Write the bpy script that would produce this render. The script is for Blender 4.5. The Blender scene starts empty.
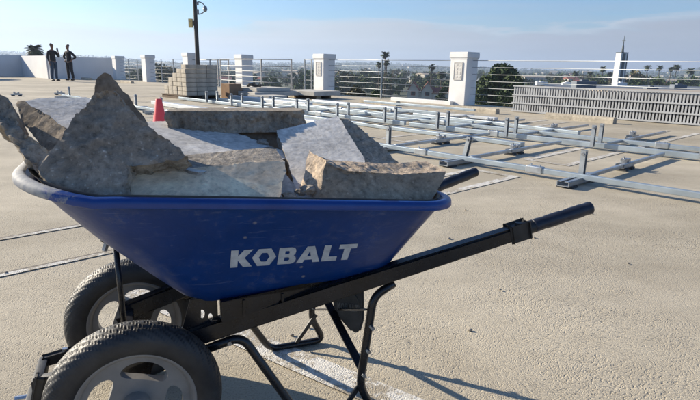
import bpy, bmesh, math, random
from mathutils import Vector, Matrix, noise, geometry
R = math.radians; PI = math.pi
random.seed(11)
S = bpy.context.scene
COL = S.collection

# ------------------------------------------------------------------ frames of reference
CAM_H = 0.88; CAM_F = 530.0; PITCH = R(13.93); ROLL = R(1.15)
_fw = Vector((0, math.cos(PITCH), -math.sin(PITCH)))
_r0 = Vector((1, 0, 0)); _u0 = Vector((0, math.sin(PITCH), math.cos(PITCH)))
CR = _r0*math.cos(ROLL)+_u0*math.sin(ROLL); CU = _u0*math.cos(ROLL)-_r0*math.sin(ROLL)
CAM = Vector((0, 0, CAM_H))
def ray(u, v): return CR*((u-350)/CAM_F)+CU*((200-v)/CAM_F)+_fw
GA = R(-46)                                   # the parking grid: P runs right and nearer, W runs right and farther
PD = Vector((math.cos(GA), math.sin(GA), 0)); WD = Vector((-PD.y, PD.x, 0))
def pw(p, w, z=0): return PD*p+WD*w+Vector((0, 0, z))
def at(u, v, Y):                              # a point of the far country in the direction (u,v), Y metres away
    d = ray(u, v); return CAM+d*(Y/d.y)
BY = R(22); BO = Vector((-.525, 1.185, 0))    # barrow frame
BL = Vector((math.cos(BY), math.sin(BY), 0)); BA = Vector((-BL.y, BL.x, 0))
def bl(u, v, yl):                             # barrow-local point in the vertical plane y = yl
    d = ray(u, v); t = (yl+BO.dot(BA))/d.dot(BA); p = CAM+d*t-BO
    return Vector((p.dot(BL), yl, p.z))
def bray(u, v):
    d = ray(u, v); o = CAM-BO
    return Vector((o.dot(BL), o.dot(BA), o.z)), Vector((d.dot(BL), d.dot(BA), d.z))

# ------------------------------------------------------------------ materials
def nodes(name):
    m = bpy.data.materials.new(name); m.use_nodes = True; nt = m.node_tree
    return m, nt, nt.nodes['Principled BSDF']
def N(nt, t, **k):
    n = nt.nodes.new(t)
    for a, b in k.items():
        if a in n.inputs.keys(): n.inputs[a].default_value = b
        else: setattr(n, a, b)
    return n
def ramp(nt, fac, stops):
    r = N(nt, 'ShaderNodeValToRGB'); e = r.color_ramp.elements
    while len(e) < len(stops): e.new(.5)
    for i, (p, c) in enumerate(stops):
        e[i].position = p; e[i].color = (*c, 1) if len(c) == 3 else c
    nt.links.new(fac, r.inputs[0]); return r.outputs[0]
def mixc(nt, f, a, b, mode='MIX'):
    m = N(nt, 'ShaderNodeMix', data_type='RGBA', blend_type=mode)
    for s, x in ((0, f), (6, a), (7, b)):
        if hasattr(x, 'is_output'): nt.links.new(x, m.inputs[s])
        elif isinstance(x, tuple): m.inputs[s].default_value = (*x[:3], 1)
        else: m.inputs[s].default_value = x
    return m.outputs[2]
def math_(nt, op, a, b=None, c=None):
    m = N(nt, 'ShaderNodeMath', operation=op)
    for i, x in enumerate((a, b, c)):
        if x is None: continue
        if hasattr(x, 'is_output'): nt.links.new(x, m.inputs[i])
        else: m.inputs[i].default_value = x
    return m.outputs[0]
def objco(nt): return N(nt, 'ShaderNodeTexCoord').outputs['Object']
def geoco(nt): return N(nt, 'ShaderNodeNewGeometry').outputs['Position']
def noi(nt, co, scale, det=4, rough=.55, dist=0):
    n = N(nt, 'ShaderNodeTexNoise'); n.inputs['Scale'].default_value = scale; n.inputs['Detail'].default_value = det
    n.inputs['Roughness'].default_value = rough; n.inputs['Distortion'].default_value = dist
    nt.links.new(co, n.inputs['Vector']); return n.outputs['Fac']
def bump(nt, b, h, strength, dist):
    n = N(nt, 'ShaderNodeBump'); n.inputs['Strength'].default_value = strength; n.inputs['Distance'].default_value = dist
    nt.links.new(h, n.inputs['Height']); nt.links.new(n.outputs[0], b.inputs['Normal']); return n
def mat(name, c1, c2=None, rough=.6, metal=0, scale=8, bs=0, bscale=60, bd=.002, rvar=0, co='obj', lo=.35, hi=.65):
    m, nt, b = nodes(name)
    co = objco(nt) if co == 'obj' else geoco(nt)
    f = noi(nt, co, scale, 5)
    c2 = c2 or tuple(x*.8 for x in c1)
    nt.links.new(ramp(nt, f, [(lo, c1), (hi, c2)]), b.inputs['Base Color'])
    b.inputs['Roughness'].default_value = rough; b.inputs['Metallic'].default_value = metal
    if rvar:
        nt.links.new(math_(nt, 'MULTIPLY_ADD', noi(nt, co, scale*3, 3), rvar, rough-rvar/2), b.inputs['Roughness'])
    if bs: bump(nt, b, noi(nt, co, bscale, 4), bs, bd)
    return m

def deck_mat(name, paint=False):
    m, nt, b = nodes(name); co = geoco(nt)
    # swirl finish: overlapping fans of arcs
    d = N(nt, 'ShaderNodeTexNoise'); d.inputs['Scale'].default_value = 2.2; nt.links.new(co, d.inputs['Vector'])
    sc = N(nt, 'ShaderNodeVectorMath', operation='MULTIPLY_ADD'); nt.links.new(d.outputs['Color'], sc.inputs[0])
    sc.inputs[1].default_value = (.32, .32, 0); nt.links.new(co, sc.inputs[2])
    hs = []
    for k, (vs, fr, off) in enumerate(((2.6, 520, (0, 0, 0)), (3.7, 660, (5.3, 2.1, 0)))):
        mp = N(nt, 'ShaderNodeVectorMath', operation='ADD'); nt.links.new(sc.outputs[0], mp.inputs[0]); mp.inputs[1].default_value = off
        v = N(nt, 'ShaderNodeTexVoronoi', voronoi_dimensions='2D', feature='F1'); v.inputs['Scale'].default_value = vs
        nt.links.new(mp.outputs[0], v.inputs['Vector'])
        ds = math_(nt, 'MULTIPLY_ADD', noi(nt, co, 30, 3), .05, math_(nt, 'DIVIDE', v.outputs['Distance'], vs))
        s = math_(nt, 'SINE', math_(nt, 'MULTIPLY', ds, fr))
        g = noi(nt, mp.outputs[0], 60, 3, .6)
        s = math_(nt, 'MULTIPLY', math_(nt, 'MAXIMUM', s, 0), math_(nt, 'MAXIMUM', math_(nt, 'MULTIPLY_ADD', g, 6, -2.75), 0))
        hs.append(s)
    swirl = math_(nt, 'MULTIPLY', math_(nt, 'ADD', hs[0], hs[1]), ramp(nt, noi(nt, co, 1.7, 2), [(.35, (.25,)*3), (.65, (1,)*3)]))
    grain = noi(nt, co, 190, 4, .7)
    pit = noi(nt, co, 75, 4, .75)
    big = noi(nt, co, .55, 5, .6); mid = noi(nt, co, 5, 5, .6)
    if not paint:
        base = ramp(nt, big, [(.28, (.425, .38, .29)), (.5, (.515, .462, .36)), (.72, (.585, .53, .42))])
        base = mixc(nt, .35, base, ramp(nt, mid, [(.3, (.36, .30, .215)), (.7, (.56, .49, .375))]))
    else:
        wear = noi(nt, co, 55, 5, .75); we2 = noi(nt, co, 6, 4, .6)
        t = math_(nt, 'MULTIPLY_ADD', we2, .7, math_(nt, 'MULTIPLY', wear, .8))
        msk = ramp(nt, t, [(.70, (0,)*3), (.82, (1,)*3)])
        base = mixc(nt, msk, (.74, .72, .67), (.42, .37, .29))
    spk = ramp(nt, grain, [(.33, (.45, .43, .41)), (.45, (.95, .95, .95)), (.6, (1.05, 1.05, 1.05)), (.7, (1.35, 1.34, 1.3))])
    base = mixc(nt, .8, base, spk, 'MULTIPLY')
    # tyre-dark and dusty stains far across the deck
    st = N(nt, 'ShaderNodeVectorMath', operation='MULTIPLY'); nt.links.new(co, st.inputs[0]); st.inputs[1].default_value = (.35, .9, 1)
    base = mixc(nt, .55, base, ramp(nt, noi(nt, st.outputs[0], .9, 6, .65), [(.36, (.60, .59, .58)), (.58, (1.10,)*3)]), 'MULTIPLY')
    base = mixc(nt, ramp(nt, noi(nt, co, 2.3, 7, .75), [(.60, (0,)*3), (.72, (.35,)*3)]), base, (.24, .215, .18))
    base = mixc(nt, ramp(nt, noi(nt, co, 380, 2, .6), [(.66, (0,)*3), (.72, (.8,)*3)]), base, (.12, .11, .10))
    pk = ramp(nt, math_(nt, 'MULTIPLY', swirl, .5), [(.1, (1,)*3), (.8, (.62, .6, .58))])
    base = mixc(nt, .9, base, pk, 'MULTIPLY')
    nt.links.new(base, b.inputs['Base Color'])
    b.inputs['Roughness'].default_value = .85; b.inputs['Specular IOR Level'].default_value = .3
    h = math_(nt, 'SUBTRACT', math_(nt, 'MULTIPLY_ADD', pit, .28, math_(nt, 'MULTIPLY', grain, .75)), math_(nt, 'MULTIPLY', swirl, .8))
    bump(nt, b, h, .7, .0042)
    return m

def concrete_mat(name, face, agg, scale=1.0, rough_face=False, ks=.25, bd=.0016):
    """slab concrete: smooth cast faces (or broken faces showing aggregate)"""
    m, nt, b = nodes(name); co = objco(nt)
    n1 = noi(nt, co, 9*scale, 7, .75); n2 = noi(nt, co, 75*scale, 6, .75); n3 = noi(nt, co, 3*scale, 3)
    base = ramp(nt, n1, [(.30, tuple(x*.68 for x in face)), (.5, face), (.70, tuple(min(1, x*1.25) for x in face))])
    n5 = noi(nt, co, 4.5*scale, 6, .7, .6)
    base = mixc(nt, ramp(nt, n5, [(.50, (0,)*3), (.60, (.75,)*3)]), base, tuple(min(1, x*1.45+.02) for x in face))
    base = mixc(nt, ramp(nt, noi(nt, co, 15*scale, 6, .8), [(.56, (0,)*3), (.68, (.5,)*3)]), base, tuple(x*.55 for x in face))
    dn = N(nt, 'ShaderNodeTexNoise'); dn.inputs['Scale'].default_value = 70*scale; dn.inputs['Detail'].default_value = 3; nt.links.new(co, dn.inputs['Vector'])
    dv = N(nt, 'ShaderNodeVectorMath', operation='MULTIPLY_ADD'); nt.links.new(dn.outputs['Color'], dv.inputs[0]); dv.inputs[1].default_value = (.012, .012, .012); nt.links.new(co, dv.inputs[2])
    v = N(nt, 'ShaderNodeTexVoronoi', feature='F1'); v.inputs['Scale'].default_value = (75 if rough_face else 120)*scale
    nt.links.new(dv.outputs[0], v.inputs['Vector'])
    sep = N(nt, 'ShaderNodeSeparateColor'); nt.links.new(v.outputs['Color'], sep.inputs[0])
    stones = ramp(nt, math_(nt, 'MULTIPLY_ADD', sep.outputs[1], .55, v.outputs['Distance']), [(.30, (1,)*3), (.46, (0,)*3)])
    sc = ramp(nt, sep.outputs[0], [(0, tuple(x*.55 for x in agg)), (.5, agg), (1, tuple(min(1, x*1.5) for x in agg))])
    k = math_(nt, 'MULTIPLY', stones, .75 if rough_face else ks)
    k = math_(nt, 'MULTIPLY', k, ramp(nt, n3, [(.4, (.3,)*3), (.6, (1,)*3)]))
    base = mixc(nt, k, base, sc)
    base = mixc(nt, .8 if rough_face else (.75 if ks > .4 else .45), base, ramp(nt, n2, [(.34, (.42,)*3), (.48, (.95,)*3), (.56, (1.05,)*3), (.68, (1.5,)*3)]), 'MULTIPLY')
    nt.links.new(base, b.inputs['Base Color']); b.inputs['Roughness'].default_value = .88; b.inputs['Specular IOR Level'].default_value = .25
    h = math_(nt, 'MULTIPLY_ADD', n2, 1.0 if rough_face else .6, math_(nt, 'MULTIPLY_ADD', k, .3, math_(nt, 'MULTIPLY', n1, .8)))
    bump(nt, b, h, .9, .008 if rough_face else bd)
    return m

def tray_mat():
    m, nt, b = nodes('blue_poly'); co = objco(nt)
    dirt = noi(nt, co, 7, 6, .7); fine = noi(nt, co, 45, 5, .7)
    st = N(nt, 'ShaderNodeVectorMath', operation='MULTIPLY'); nt.links.new(co, st.inputs[0]); st.inputs[1].default_value = (6, 6, 55)
    scr = noi(nt, st.outputs[0], 2.2, 5, .7, .8)
    sep = N(nt, 'ShaderNodeSeparateXYZ'); nt.links.new(co, sep.inputs[0])
    base = ramp(nt, dirt, [(.3, (.002, .029, .145)), (.6, (.002, .038, .19)), (.8, (.006, .058, .26))])
    dm = math_(nt, 'MULTIPLY', ramp(nt, fine, [(.50, (0,)*3), (.70, (1,)*3)]), ramp(nt, dirt, [(.45, (.01,)*3), (.66, (.34,)*3)]))
    base = mixc(nt, dm, base, (.2, .2, .2))
    sm = math_(nt, 'MULTIPLY', ramp(nt, scr, [(.60, (0,)*3), (.68, (1,)*3)]), .25)
    base = mixc(nt, sm, base, (.16, .2, .32))
    # pale splashes of dried cement
    v = N(nt, 'ShaderNodeTexVoronoi', feature='F1'); v.inputs['Scale'].default_value = 26; nt.links.new(co, v.inputs['Vector'])
    spl = math_(nt, 'MULTIPLY', ramp(nt, v.outputs['Distance'], [(.07, (1,)*3), (.15, (0,)*3)]), ramp(nt, noi(nt, co, 4.3, 3), [(.50, (0,)*3), (.58, (.8,)*3)]))
    base = mixc(nt, spl, base, (.32, .31, .3))
    nt.links.new(base, b.inputs['Base Color'])
    nt.links.new(math_(nt, 'MULTIPLY_ADD', fine, .3, .22), b.inputs['Roughness'])
    b.inputs['Specular IOR Level'].default_value = .38
    bump(nt, b, math_(nt, 'MULTIPLY_ADD', noi(nt, co, 6, 2), 3, noi(nt, co, 30, 3)), .22, .004)
    return m
def rim_mat():
    m, nt, b = nodes('blue_rim_worn'); co = objco(nt)
    sep = N(nt, 'ShaderNodeSeparateXYZ'); nt.links.new(co, sep.inputs[0])
    worn = math_(nt, 'MULTIPLY_ADD', sep.outputs[0], -6.5, -.34)          # worn to grey at the front lip
    n = noi(nt, co, 42, 6, .75)
    f = ramp(nt, math_(nt, 'ADD', worn, math_(nt, 'MULTIPLY_ADD', n, 1.5, -.75)), [(.22, (0,)*3), (.42, (1,)*3)])
    blue = ramp(nt, noi(nt, co, 12, 5), [(.35, (.002, .036, .19)), (.7, (.006, .055, .26))])
    grey = ramp(nt, noi(nt, co, 25, 5, .7), [(.35, (.14, .16, .21)), (.6, (.38, .38, .37))])
    nt.links.new(mixc(nt, f, blue, grey), b.inputs['Base Color'])
    nt.links.new(math_(nt, 'MULTIPLY_ADD', f, .4, .35), b.inputs['Roughness'])
    bump(nt, b, n, .3, .002)
    return m

M = {}
M['deck'] = deck_mat('deck_concrete'); M['paint'] = deck_mat('worn_white_paint', True)
M['crack'] = mat('joint_dark', (.09, .08, .07), (.2, .17, .14), .9, scale=20)
M['tray'] = tray_mat(); M['rim'] = rim_mat()
M['tray_in'] = mat('dusty_tray_inside', (.30, .25, .18), (.2, .17, .14), .9, scale=18, bs=.4, bscale=90)
M['letter'] = mat('pale_grey_print', (.55, .6, .64), (.4, .45, .5), .5, scale=60)
M['letter_dim'] = mat('embossed_grey', (.17, .165, .155), (.12, .12, .11), .5)
M['plate'] = mat('dusty_dark_plate', (.075, .072, .064), (.05, .048, .044), .6, scale=30)
M['black'] = mat('black_steel', (.006, .006, .008), (.016, .016, .018), .28, 0, scale=14, bs=.15, bscale=70, rvar=.25)
M['black_dust'] = mat('dusty_black_plastic', (.008, .008, .009), (.035, .033, .03), .5, 0, scale=22, bs=.3, bscale=90, rvar=.2)
M['grip'] = mat('navy_rubber_grip', (.007, .009, .018), (.022, .026, .042), .42, 0, scale=20, bs=.2, bscale=120)
M['tyre'] = mat('tyre_rubber', (.012, .013, .015), (.05, .048, .045), .55, 0, scale=12, bs=.2, bscale=120, rvar=.25)
M['wheel'] = mat('grey_wheel_plastic', (.20, .195, .185), (.28, .265, .24), .5, 0, scale=14, bs=.15, bscale=100, rvar=.2)
M['zinc'] = mat('zinc_steel', (.55, .58, .6), (.4, .42, .44), .38, .85, scale=9, rvar=.25)
M['bolt'] = mat('bolt_steel', (.5, .52, .55), (.3, .3, .3), .35, .9, scale=40)
M['alu'] = mat('aluminium_rail', (.42, .48, .52), (.31, .36, .40), .42, .55, scale=5, rvar=.2)
M['alu_flat'] = mat('pale_aluminium_sheet', (.62, .64, .65), (.5, .52, .53), .5, .2, scale=3)
M['dark_rub'] = mat('dark_rubber_foot', (.03, .03, .032), (.06, .06, .06), .8, scale=20)
M['white'] = mat('white_stucco', (.80, .79, .77), (.70, .69, .67), .85, scale=2.2, bs=.2, bscale=50)
M['white_wall'] = mat('white_wall_paint', (.74, .74, .73), (.64, .64, .64), .85, scale=.8, bs=.15, bscale=30)
M['plaque'] = mat('plaque_relief', (.66, .64, .60), (.56, .54, .51), .85, scale=30, bs=.5, bscale=40)
M['stop'] = concrete_mat('wheel_stop_concrete', (.42, .37, .29), (.4, .36, .3), .3)
M['block'] = mat('grey_block', (.52, .46, .37), (.36, .325, .265), .9, scale=6, bs=.5, bscale=40, bd=.004)
M['slab_p'] = mat('paver_slab', (.55, .52, .46), (.42, .40, .36), .9, scale=5, bs=.4, bscale=40)
M['wood'] = mat('pallet_wood', (.16, .11, .07), (.09, .065, .045), .9, scale=12)
M['card'] = mat('cardboard', (.34, .21, .12), (.28, .17, .1), .85, scale=5)
M['rail'] = mat('rail_paint', (.34, .35, .36), (.27, .28, .29), .5, .1, scale=4)
M['cable'] = mat('cable_steel', (.36, .38, .4), (.3, .32, .34), .4, .6, scale=2)
M['cone'] = mat('red_orange_plastic', (.95, .09, .10), (.85, .07, .08), .5, scale=8)
M['pole'] = mat('dark_pole_paint', (.025, .022, .02), (.05, .04, .035), .5, scale=4)
M['yellow'] = mat('yellow_box_paint', (.68, .52, .2), (.58, .44, .18), .5, scale=8)
M['grey_dev'] = mat('grey_device', (.25, .27, .3), (.2, .22, .24), .45, scale=8)
M['glass'] = mat('dark_glass', (.02, .025, .03), (.03, .035, .04), .08, scale=2)
M['grille'] = mat('grey_grille_slats', (.44, .45, .46), (.36, .365, .37), .7, scale=3)
M['skin'] = mat('skin', (.22, .12, .08), (.18, .1, .065), .55, scale=20)
M['hair'] = mat('dark_hair', (.012, .01, .009), (.025, .02, .018), .6, scale=60)
M['jacket'] = mat('black_cloth', (.012, .012, .015), (.022, .022, .026), .85, scale=20, bs=.5, bscale=25, bd=.01)
M['jeans'] = mat('blue_denim', (.03, .05, .085), (.05, .075, .12), .9, scale=20, bs=.4, bscale=25, bd=.01)
M['trouser'] = mat('black_trouser', (.012, .012, .016), (.02, .02, .026), .9, scale=20, bs=.4, bscale=25, bd=.01)
M['shoe'] = mat('black_shoe', (.01, .01, .01), (.02, .02, .02), .5)
M['badge'] = mat('white_badge', (.8, .8, .78), (.7, .7, .68), .5)
M['phone'] = mat('phone_black', (.02, .02, .022), (.02, .02, .022), .2)
M['bark'] = mat('bark', (.12, .085, .06), (.07, .05, .035), .95, scale=6, bs=.6, bscale=12, bd=.03)
def leafmat(name, a, b_):
    m, nt, b = nodes(name); g = N(nt, 'ShaderNodeNewGeometry')
    nt.links.new(ramp(nt, g.outputs['Random Per Island'], [(0, a), (1, b_)]), b.inputs['Base Color'])
    b.inputs['Roughness'].default_value = .7; b.inputs['Specular IOR Level'].default_value = .25; return m
M['leaf'] = leafmat('leaf_green', (.04, .07, .02), (.11, .15, .045))
M['leaf_dark'] = leafmat('leaf_dark', (.028, .052, .018), (.075, .105, .035))
M['leaf_dry'] = leafmat('leaf_olive', (.07, .07, .03), (.15, .12, .055))
M['palm'] = leafmat('palm_frond', (.035, .05, .02), (.09, .11, .045))
M['thatch'] = mat('dead_fronds', (.14, .1, .06), (.09, .065, .04), .95, scale=4)
M['roof_red'] = mat('red_roof', (.28, .08, .055), (.2, .06, .04), .8, scale=1)
M['roof_tan'] = mat('tan_roof', (.45, .38, .3), (.36, .31, .25), .85, scale=.3)
M['roof_grey'] = mat('grey_roof', (.16, .18, .21), (.10, .115, .14), .7, scale=.15)
M['house'] = mat('cream_wall', (.50, .46, .39), (.42, .39, .34), .85, scale=.5)
M['winglass'] = mat('house_window', (.03, .04, .05), (.05, .06, .07), .15)
M['tower_dark'] = mat('tower_louvre', (.07, .09, .1), (.1, .12, .13), .6, scale=1)
M['car'] = mat('dark_car_paint', (.02, .022, .028), (.025, .027, .033), .25, .3, scale=2)
M['redlamp'] = mat('red_lamp', (.4, .02, .02), (.3, .02, .02), .2)

# ------------------------------------------------------------------ mesh helpers
class MB:
    def __init__(s): s.bm = bmesh.new()
    def box(s, c, d, rot=None, bev=0):
        c = Vector(c); g = bmesh.ops.create_cube(s.bm, size=1)['verts']
        for v in g:
            p = Vector((v.co.x*d[0], v.co.y*d[1], v.co.z*d[2]))
            v.co = (rot @ p if rot else p)+c
        if bev:
            es = list({e for v in g for e in v.link_edges})
            bmesh.ops.bevel(s.bm, geom=es, offset=bev, segments=2, affect='EDGES', profile=.6)
        return s
    def bar(s, a, b, w, h, up=(0, 0, 1), bev=0):      # rectangular bar from a to b
        a, b = Vector(a), Vector(b); z = (b-a); l = z.length; z.normalize()
        x = z.cross(Vector(up)); x.normalize(); y = x.cross(z) if False else z.cross(x); y = x.cross(z)
        rot = Matrix((x, z, y)).transposed()
        return s.box((a+b)/2, (w, l, h), rot, bev)
    def tube(s, pts, r, n=10, closed=False, caps=True):
        pts = [Vector(p) for p in pts]; rs = r if isinstance(r, (list, tuple)) else [r]*len(pts)
        rings = []; ref = None; L = len(pts)
        for i, p in enumerate(pts):
            if closed: t = pts[(i+1) % L]-pts[i-1]
            else: t = pts[min(i+1, L-1)]-pts[max(i-1, 0)]
            t.normalize()
            if ref is None:
                ref = Vector((0, 0, 1)) if abs(t.z) < .9 else Vector((1, 0, 0))
            x = t.cross(ref); x.normalize(); y = x.cross(t); ref = y
            rings.append([s.bm.verts.new(p+(x*math.cos(2*PI*k/n)+y*math.sin(2*PI*k/n))*rs[i]) for k in range(n)])
        for i in range(L if closed else L-1):
            A_, B_ = rings[i], rings[(i+1) % L]
            for k in range(n): s.bm.faces.new((A_[k], A_[(k+1) % n], B_[(k+1) % n], B_[k]))
        if caps and not closed:
            s.bm.faces.new(rings[0][::-1]); s.bm.faces.new(rings[-1])
        return s
    def lathe(s, prof, c=(0, 0, 0), ax='z', n=32):    # prof: (radius, height)
        c = Vector(c); rings = []
        def P(r, h, a):
            if ax == 'z': return c+Vector((r*math.cos(a), r*math.sin(a), h))
            return c+Vector((r*math.cos(a), h, r*math.sin(a)))
        for r, h in prof:
            rings.append([s.bm.verts.new(P(max(r, 1e-4), h, 2*PI*k/n)) for k in range(n)])
        for A_, B_ in zip(rings, rings[1:]):
            for k in range(n): s.bm.faces.new((A_[k], A_[(k+1) % n], B_[(k+1) % n], B_[k]))
        return s
    def prism(s, pts, vec):                           # polygon of 3D points extruded by vec
        vec = Vector(vec); a = [s.bm.verts.new(Vector(p)) for p in pts]; b = [s.bm.verts.new(Vector(p)+vec) for p in pts]
        n = len(pts); s.bm.faces.new(a); s.bm.faces.new(b[::-1])
        for i in range(n): s.bm.faces.new((a[i], b[i], b[(i+1) % n], a[(i+1) % n]))
        return s
    def build(s, name, m, parent=None, smooth=False, loc=None, rotz=None, norm=True):
        if norm: bmesh.ops.recalc_face_normals(s.bm, faces=s.bm.faces)
        me = bpy.data.meshes.new(name); s.bm.to_mesh(me); s.bm.free()
        for mm in (m if isinstance(m, (list, tuple)) else [m]): me.materials.append(mm)
        o = bpy.data.objects.new(name, me); COL.objects.link(o)
        if smooth:
            for p in me.polygons: p.use_smooth = True
            if smooth != 'all': me.set_sharp_from_angle(angle=R(38))
        if parent: o.parent = parent
        if loc is not None: o.location = loc
        if rotz is not None: o.rotation_euler.z = rotz
        return o
def bake(o):
    dg = bpy.context.evaluated_depsgraph_get(); ev = o.evaluated_get(dg)
    me = bpy.data.meshes.new_from_object(ev); o.modifiers.clear(); old = o.data; o.data = me; bpy.data.meshes.remove(old)
def tag(o, label, cat, group=None):
    o['label'] = label; o['category'] = cat
    if group: o['group'] = group
    return o
def thing(name, label, cat, loc=(0, 0, 0), rotz=0, group=None):
    o = bpy.data.objects.new(name, None); COL.objects.link(o); o.location = loc; o.rotation_euler.z = rotz
    o.empty_display_size = .1
    return tag(o, label, cat, group)
def struct(o, kind='structure'): o['kind'] = kind; return o
def dup(root, loc, rotz=None, scale=None, label=None):
    def cp(o, par):
        c = o.copy(); COL.objects.link(c)
        if par: c.parent = par
        for ch in o.children: cp(ch, c)
        return c
    r = cp(root, None); r.location = loc
    if rotz is not None: r.rotation_euler.z = rotz
    if scale is not None: r.scale = (scale,)*3 if not isinstance(scale, tuple) else scale
    if label: r['label'] = label
    return r
def rz(a): return Matrix.Rotation(a, 3, 'Z')

# ================================================================== SETTING
# deck of the parking structure: top at z = 0
b = MB(); p0, p1, w0, w1 = -75, 30, -45, 12.55
pts = [pw(p0, w0), pw(p1, w0), pw(p1, w1), pw(p0, w1)]
b.prism(pts, (0, 0, -1.0)); deck = struct(b.build('deck', M['deck']))
b = MB()
pts = [pw(p0, w0, -1.05), pw(p1, w0, -1.05), pw(p1, w1-.6, -1.05), pw(p0, w1-.6, -1.05)]
b.prism(pts, (0, 0, -10.4)); struct(b.build('deck_substructure', M['white_wall']))

# painted markings: hairpin stalls
def stripe(b, p, q, w, z=.004):
    p, q = Vector((p.x, p.y, z)), Vector((q.x, q.y, z)); d = (q-p).normalized(); n = Vector((-d.y, d.x, 0))*w/2
    vs = [b.bm.verts.new(x) for x in (p-n, q-n, q+n, p+n)]; b.bm.faces.new(vs)
def hairpin(p, wa, wb, gap=.42, w=.075, end='b'):
    b = MB()
    stripe(b, pw(p, wa), pw(p, wb), w); stripe(b, pw(p-gap, wa), pw(p-gap, wb), w)
    we, s_ = (wb, -1) if end == 'b' else (wa, 1)
    stripe(b, pw(p-gap-w/2, we-s_*w/2), pw(p+w/2, we-s_*w/2), w)
    struct(b.build('stall_marking', M['paint'], norm=False))
for p in (.0, -2.22, -4.3, -6.4, -8.5, -10.6, -12.7, -14.8): hairpin(p, 5.12, 9.7, end='a')
for p in (-2.25, -4.4, -6.5, -8.6, -10.7, -12.8): hairpin(p, 1.35, 4.1, end='b')
b = MB(); a_, c_ = Vector((-.95, 2.02, 0)), Vector((.72, .865, 0))
stripe(b, a_, c_, .105); struct(b.build('wide_marking', M['paint'], norm=False))
# joints with a thin pale edge, left of the barrow
for k, (p, wv) in enumerate((((-3.12), .9), ((-2.57), 1.0))):
    b = MB(); stripe(b, pw(p, -3), pw(p+.02, wv), .014, .003); struct(b.build('deck_joint', M['crack'], norm=False))
    b = MB(); stripe(b, pw(p+.028, -3), pw(p+.048, wv), .035, .004); struct(b.build('joint_marking', M['paint'], norm=False))

# terrain to the horizon
RIDGE = [(-120, 7), (0, 9.5), (60, 8), (110, 7), (180, 3.5), (250, 4.5), (300, 6), (345, 7.5), (400, 6), (480, 5), (560, 4.5), (620, 4.5), (655, 5), (690, 9), (705, 7), (800, 5)]
def ridge_h(az):
    u = 350+CAM_F*math.tan(max(-1.1, min(1.1, az)))
    for (a, ha), (c, hc) in zip(RIDGE, RIDGE[1:]):
        if u <= c: break
    t = max(0, min(1, (u-a)/(c-a))); return ha+(hc-ha)*t
def terrain_z(x, y):
    r = math.hypot(x, y); az = math.atan2(x, y) if y > -abs(x)*5 else 1
    n = noise.fractal(Vector((x/420, y/420, 3)), 1, 2.1, 5)
    z = -11.5
    if r > 90: z += min(1, (r-90)/500)*n*7
    if r > 700:
        k = min(1, (r-700)/2600); k = k*k*(3-2*k)
        pxh = ridge_h(az)-2.2-1.4*max(0, min(1, az*2))
        z += k*(11.5+CAM_H+pxh/CAM_F*3300*.97)+k*n*3
        z += k*(1-k)*14*(noise.fractal(Vector((x/260, y/260, 9)), 1, 2, 4))
    if r > 3500: z -= (r-3500)*.05
    return z
b = MB(); rs = [0, 30, 60, 90, 120, 160, 200, 260, 330, 420, 520, 640, 760, 900, 1050, 1200, 1400, 1600, 1800, 2000, 2200, 2400, 2600, 2800, 3000, 3150, 3300, 3500, 3800, 4300, 5200, 6500]
na = 720; rings = []
for r in rs[1:]:
    rings.append([b.bm.verts.new((r*math.sin(2*PI*k/na), r*math.cos(2*PI*k/na), terrain_z(r*math.sin(2*PI*k/na), r*math.cos(2*PI*k/na)))) for k in range(na)])
c0 = b.bm.verts.new((0, 0, -11.5))
for k in range(na): b.bm.faces.new((c0, rings[0][(k+1) % na], rings[0][k]))
for A_, B_ in zip(rings, rings[1:]):
    for k in range(na): b.bm.faces.new((A_[k], A_[(k+1) % na], B_[(k+1) % na], B_[k]))
m, nt, bs = nodes('dry_hills_and_town'); co = geoco(nt)
f1 = noi(nt, co, .012, 7, .7); f2 = noi(nt, co, .09, 5, .7)
base = ramp(nt, f1, [(.38, (.035, .05, .028)), (.55, (.07, .08, .045)), (.68, (.17, .15, .10))])
base = mixc(nt, .6, base, ramp(nt, f2, [(.35, (.45,)*3), (.62, (1.3,)*3), (.74, (1.9, 1.8, 1.7))]), 'MULTIPLY')
nt.links.new(base, bs.inputs['Base Color']); bs.inputs['Roughness'].default_value = .95
M['terrain'] = m
struct(b.build('terrain', m, smooth='all'))

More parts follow.
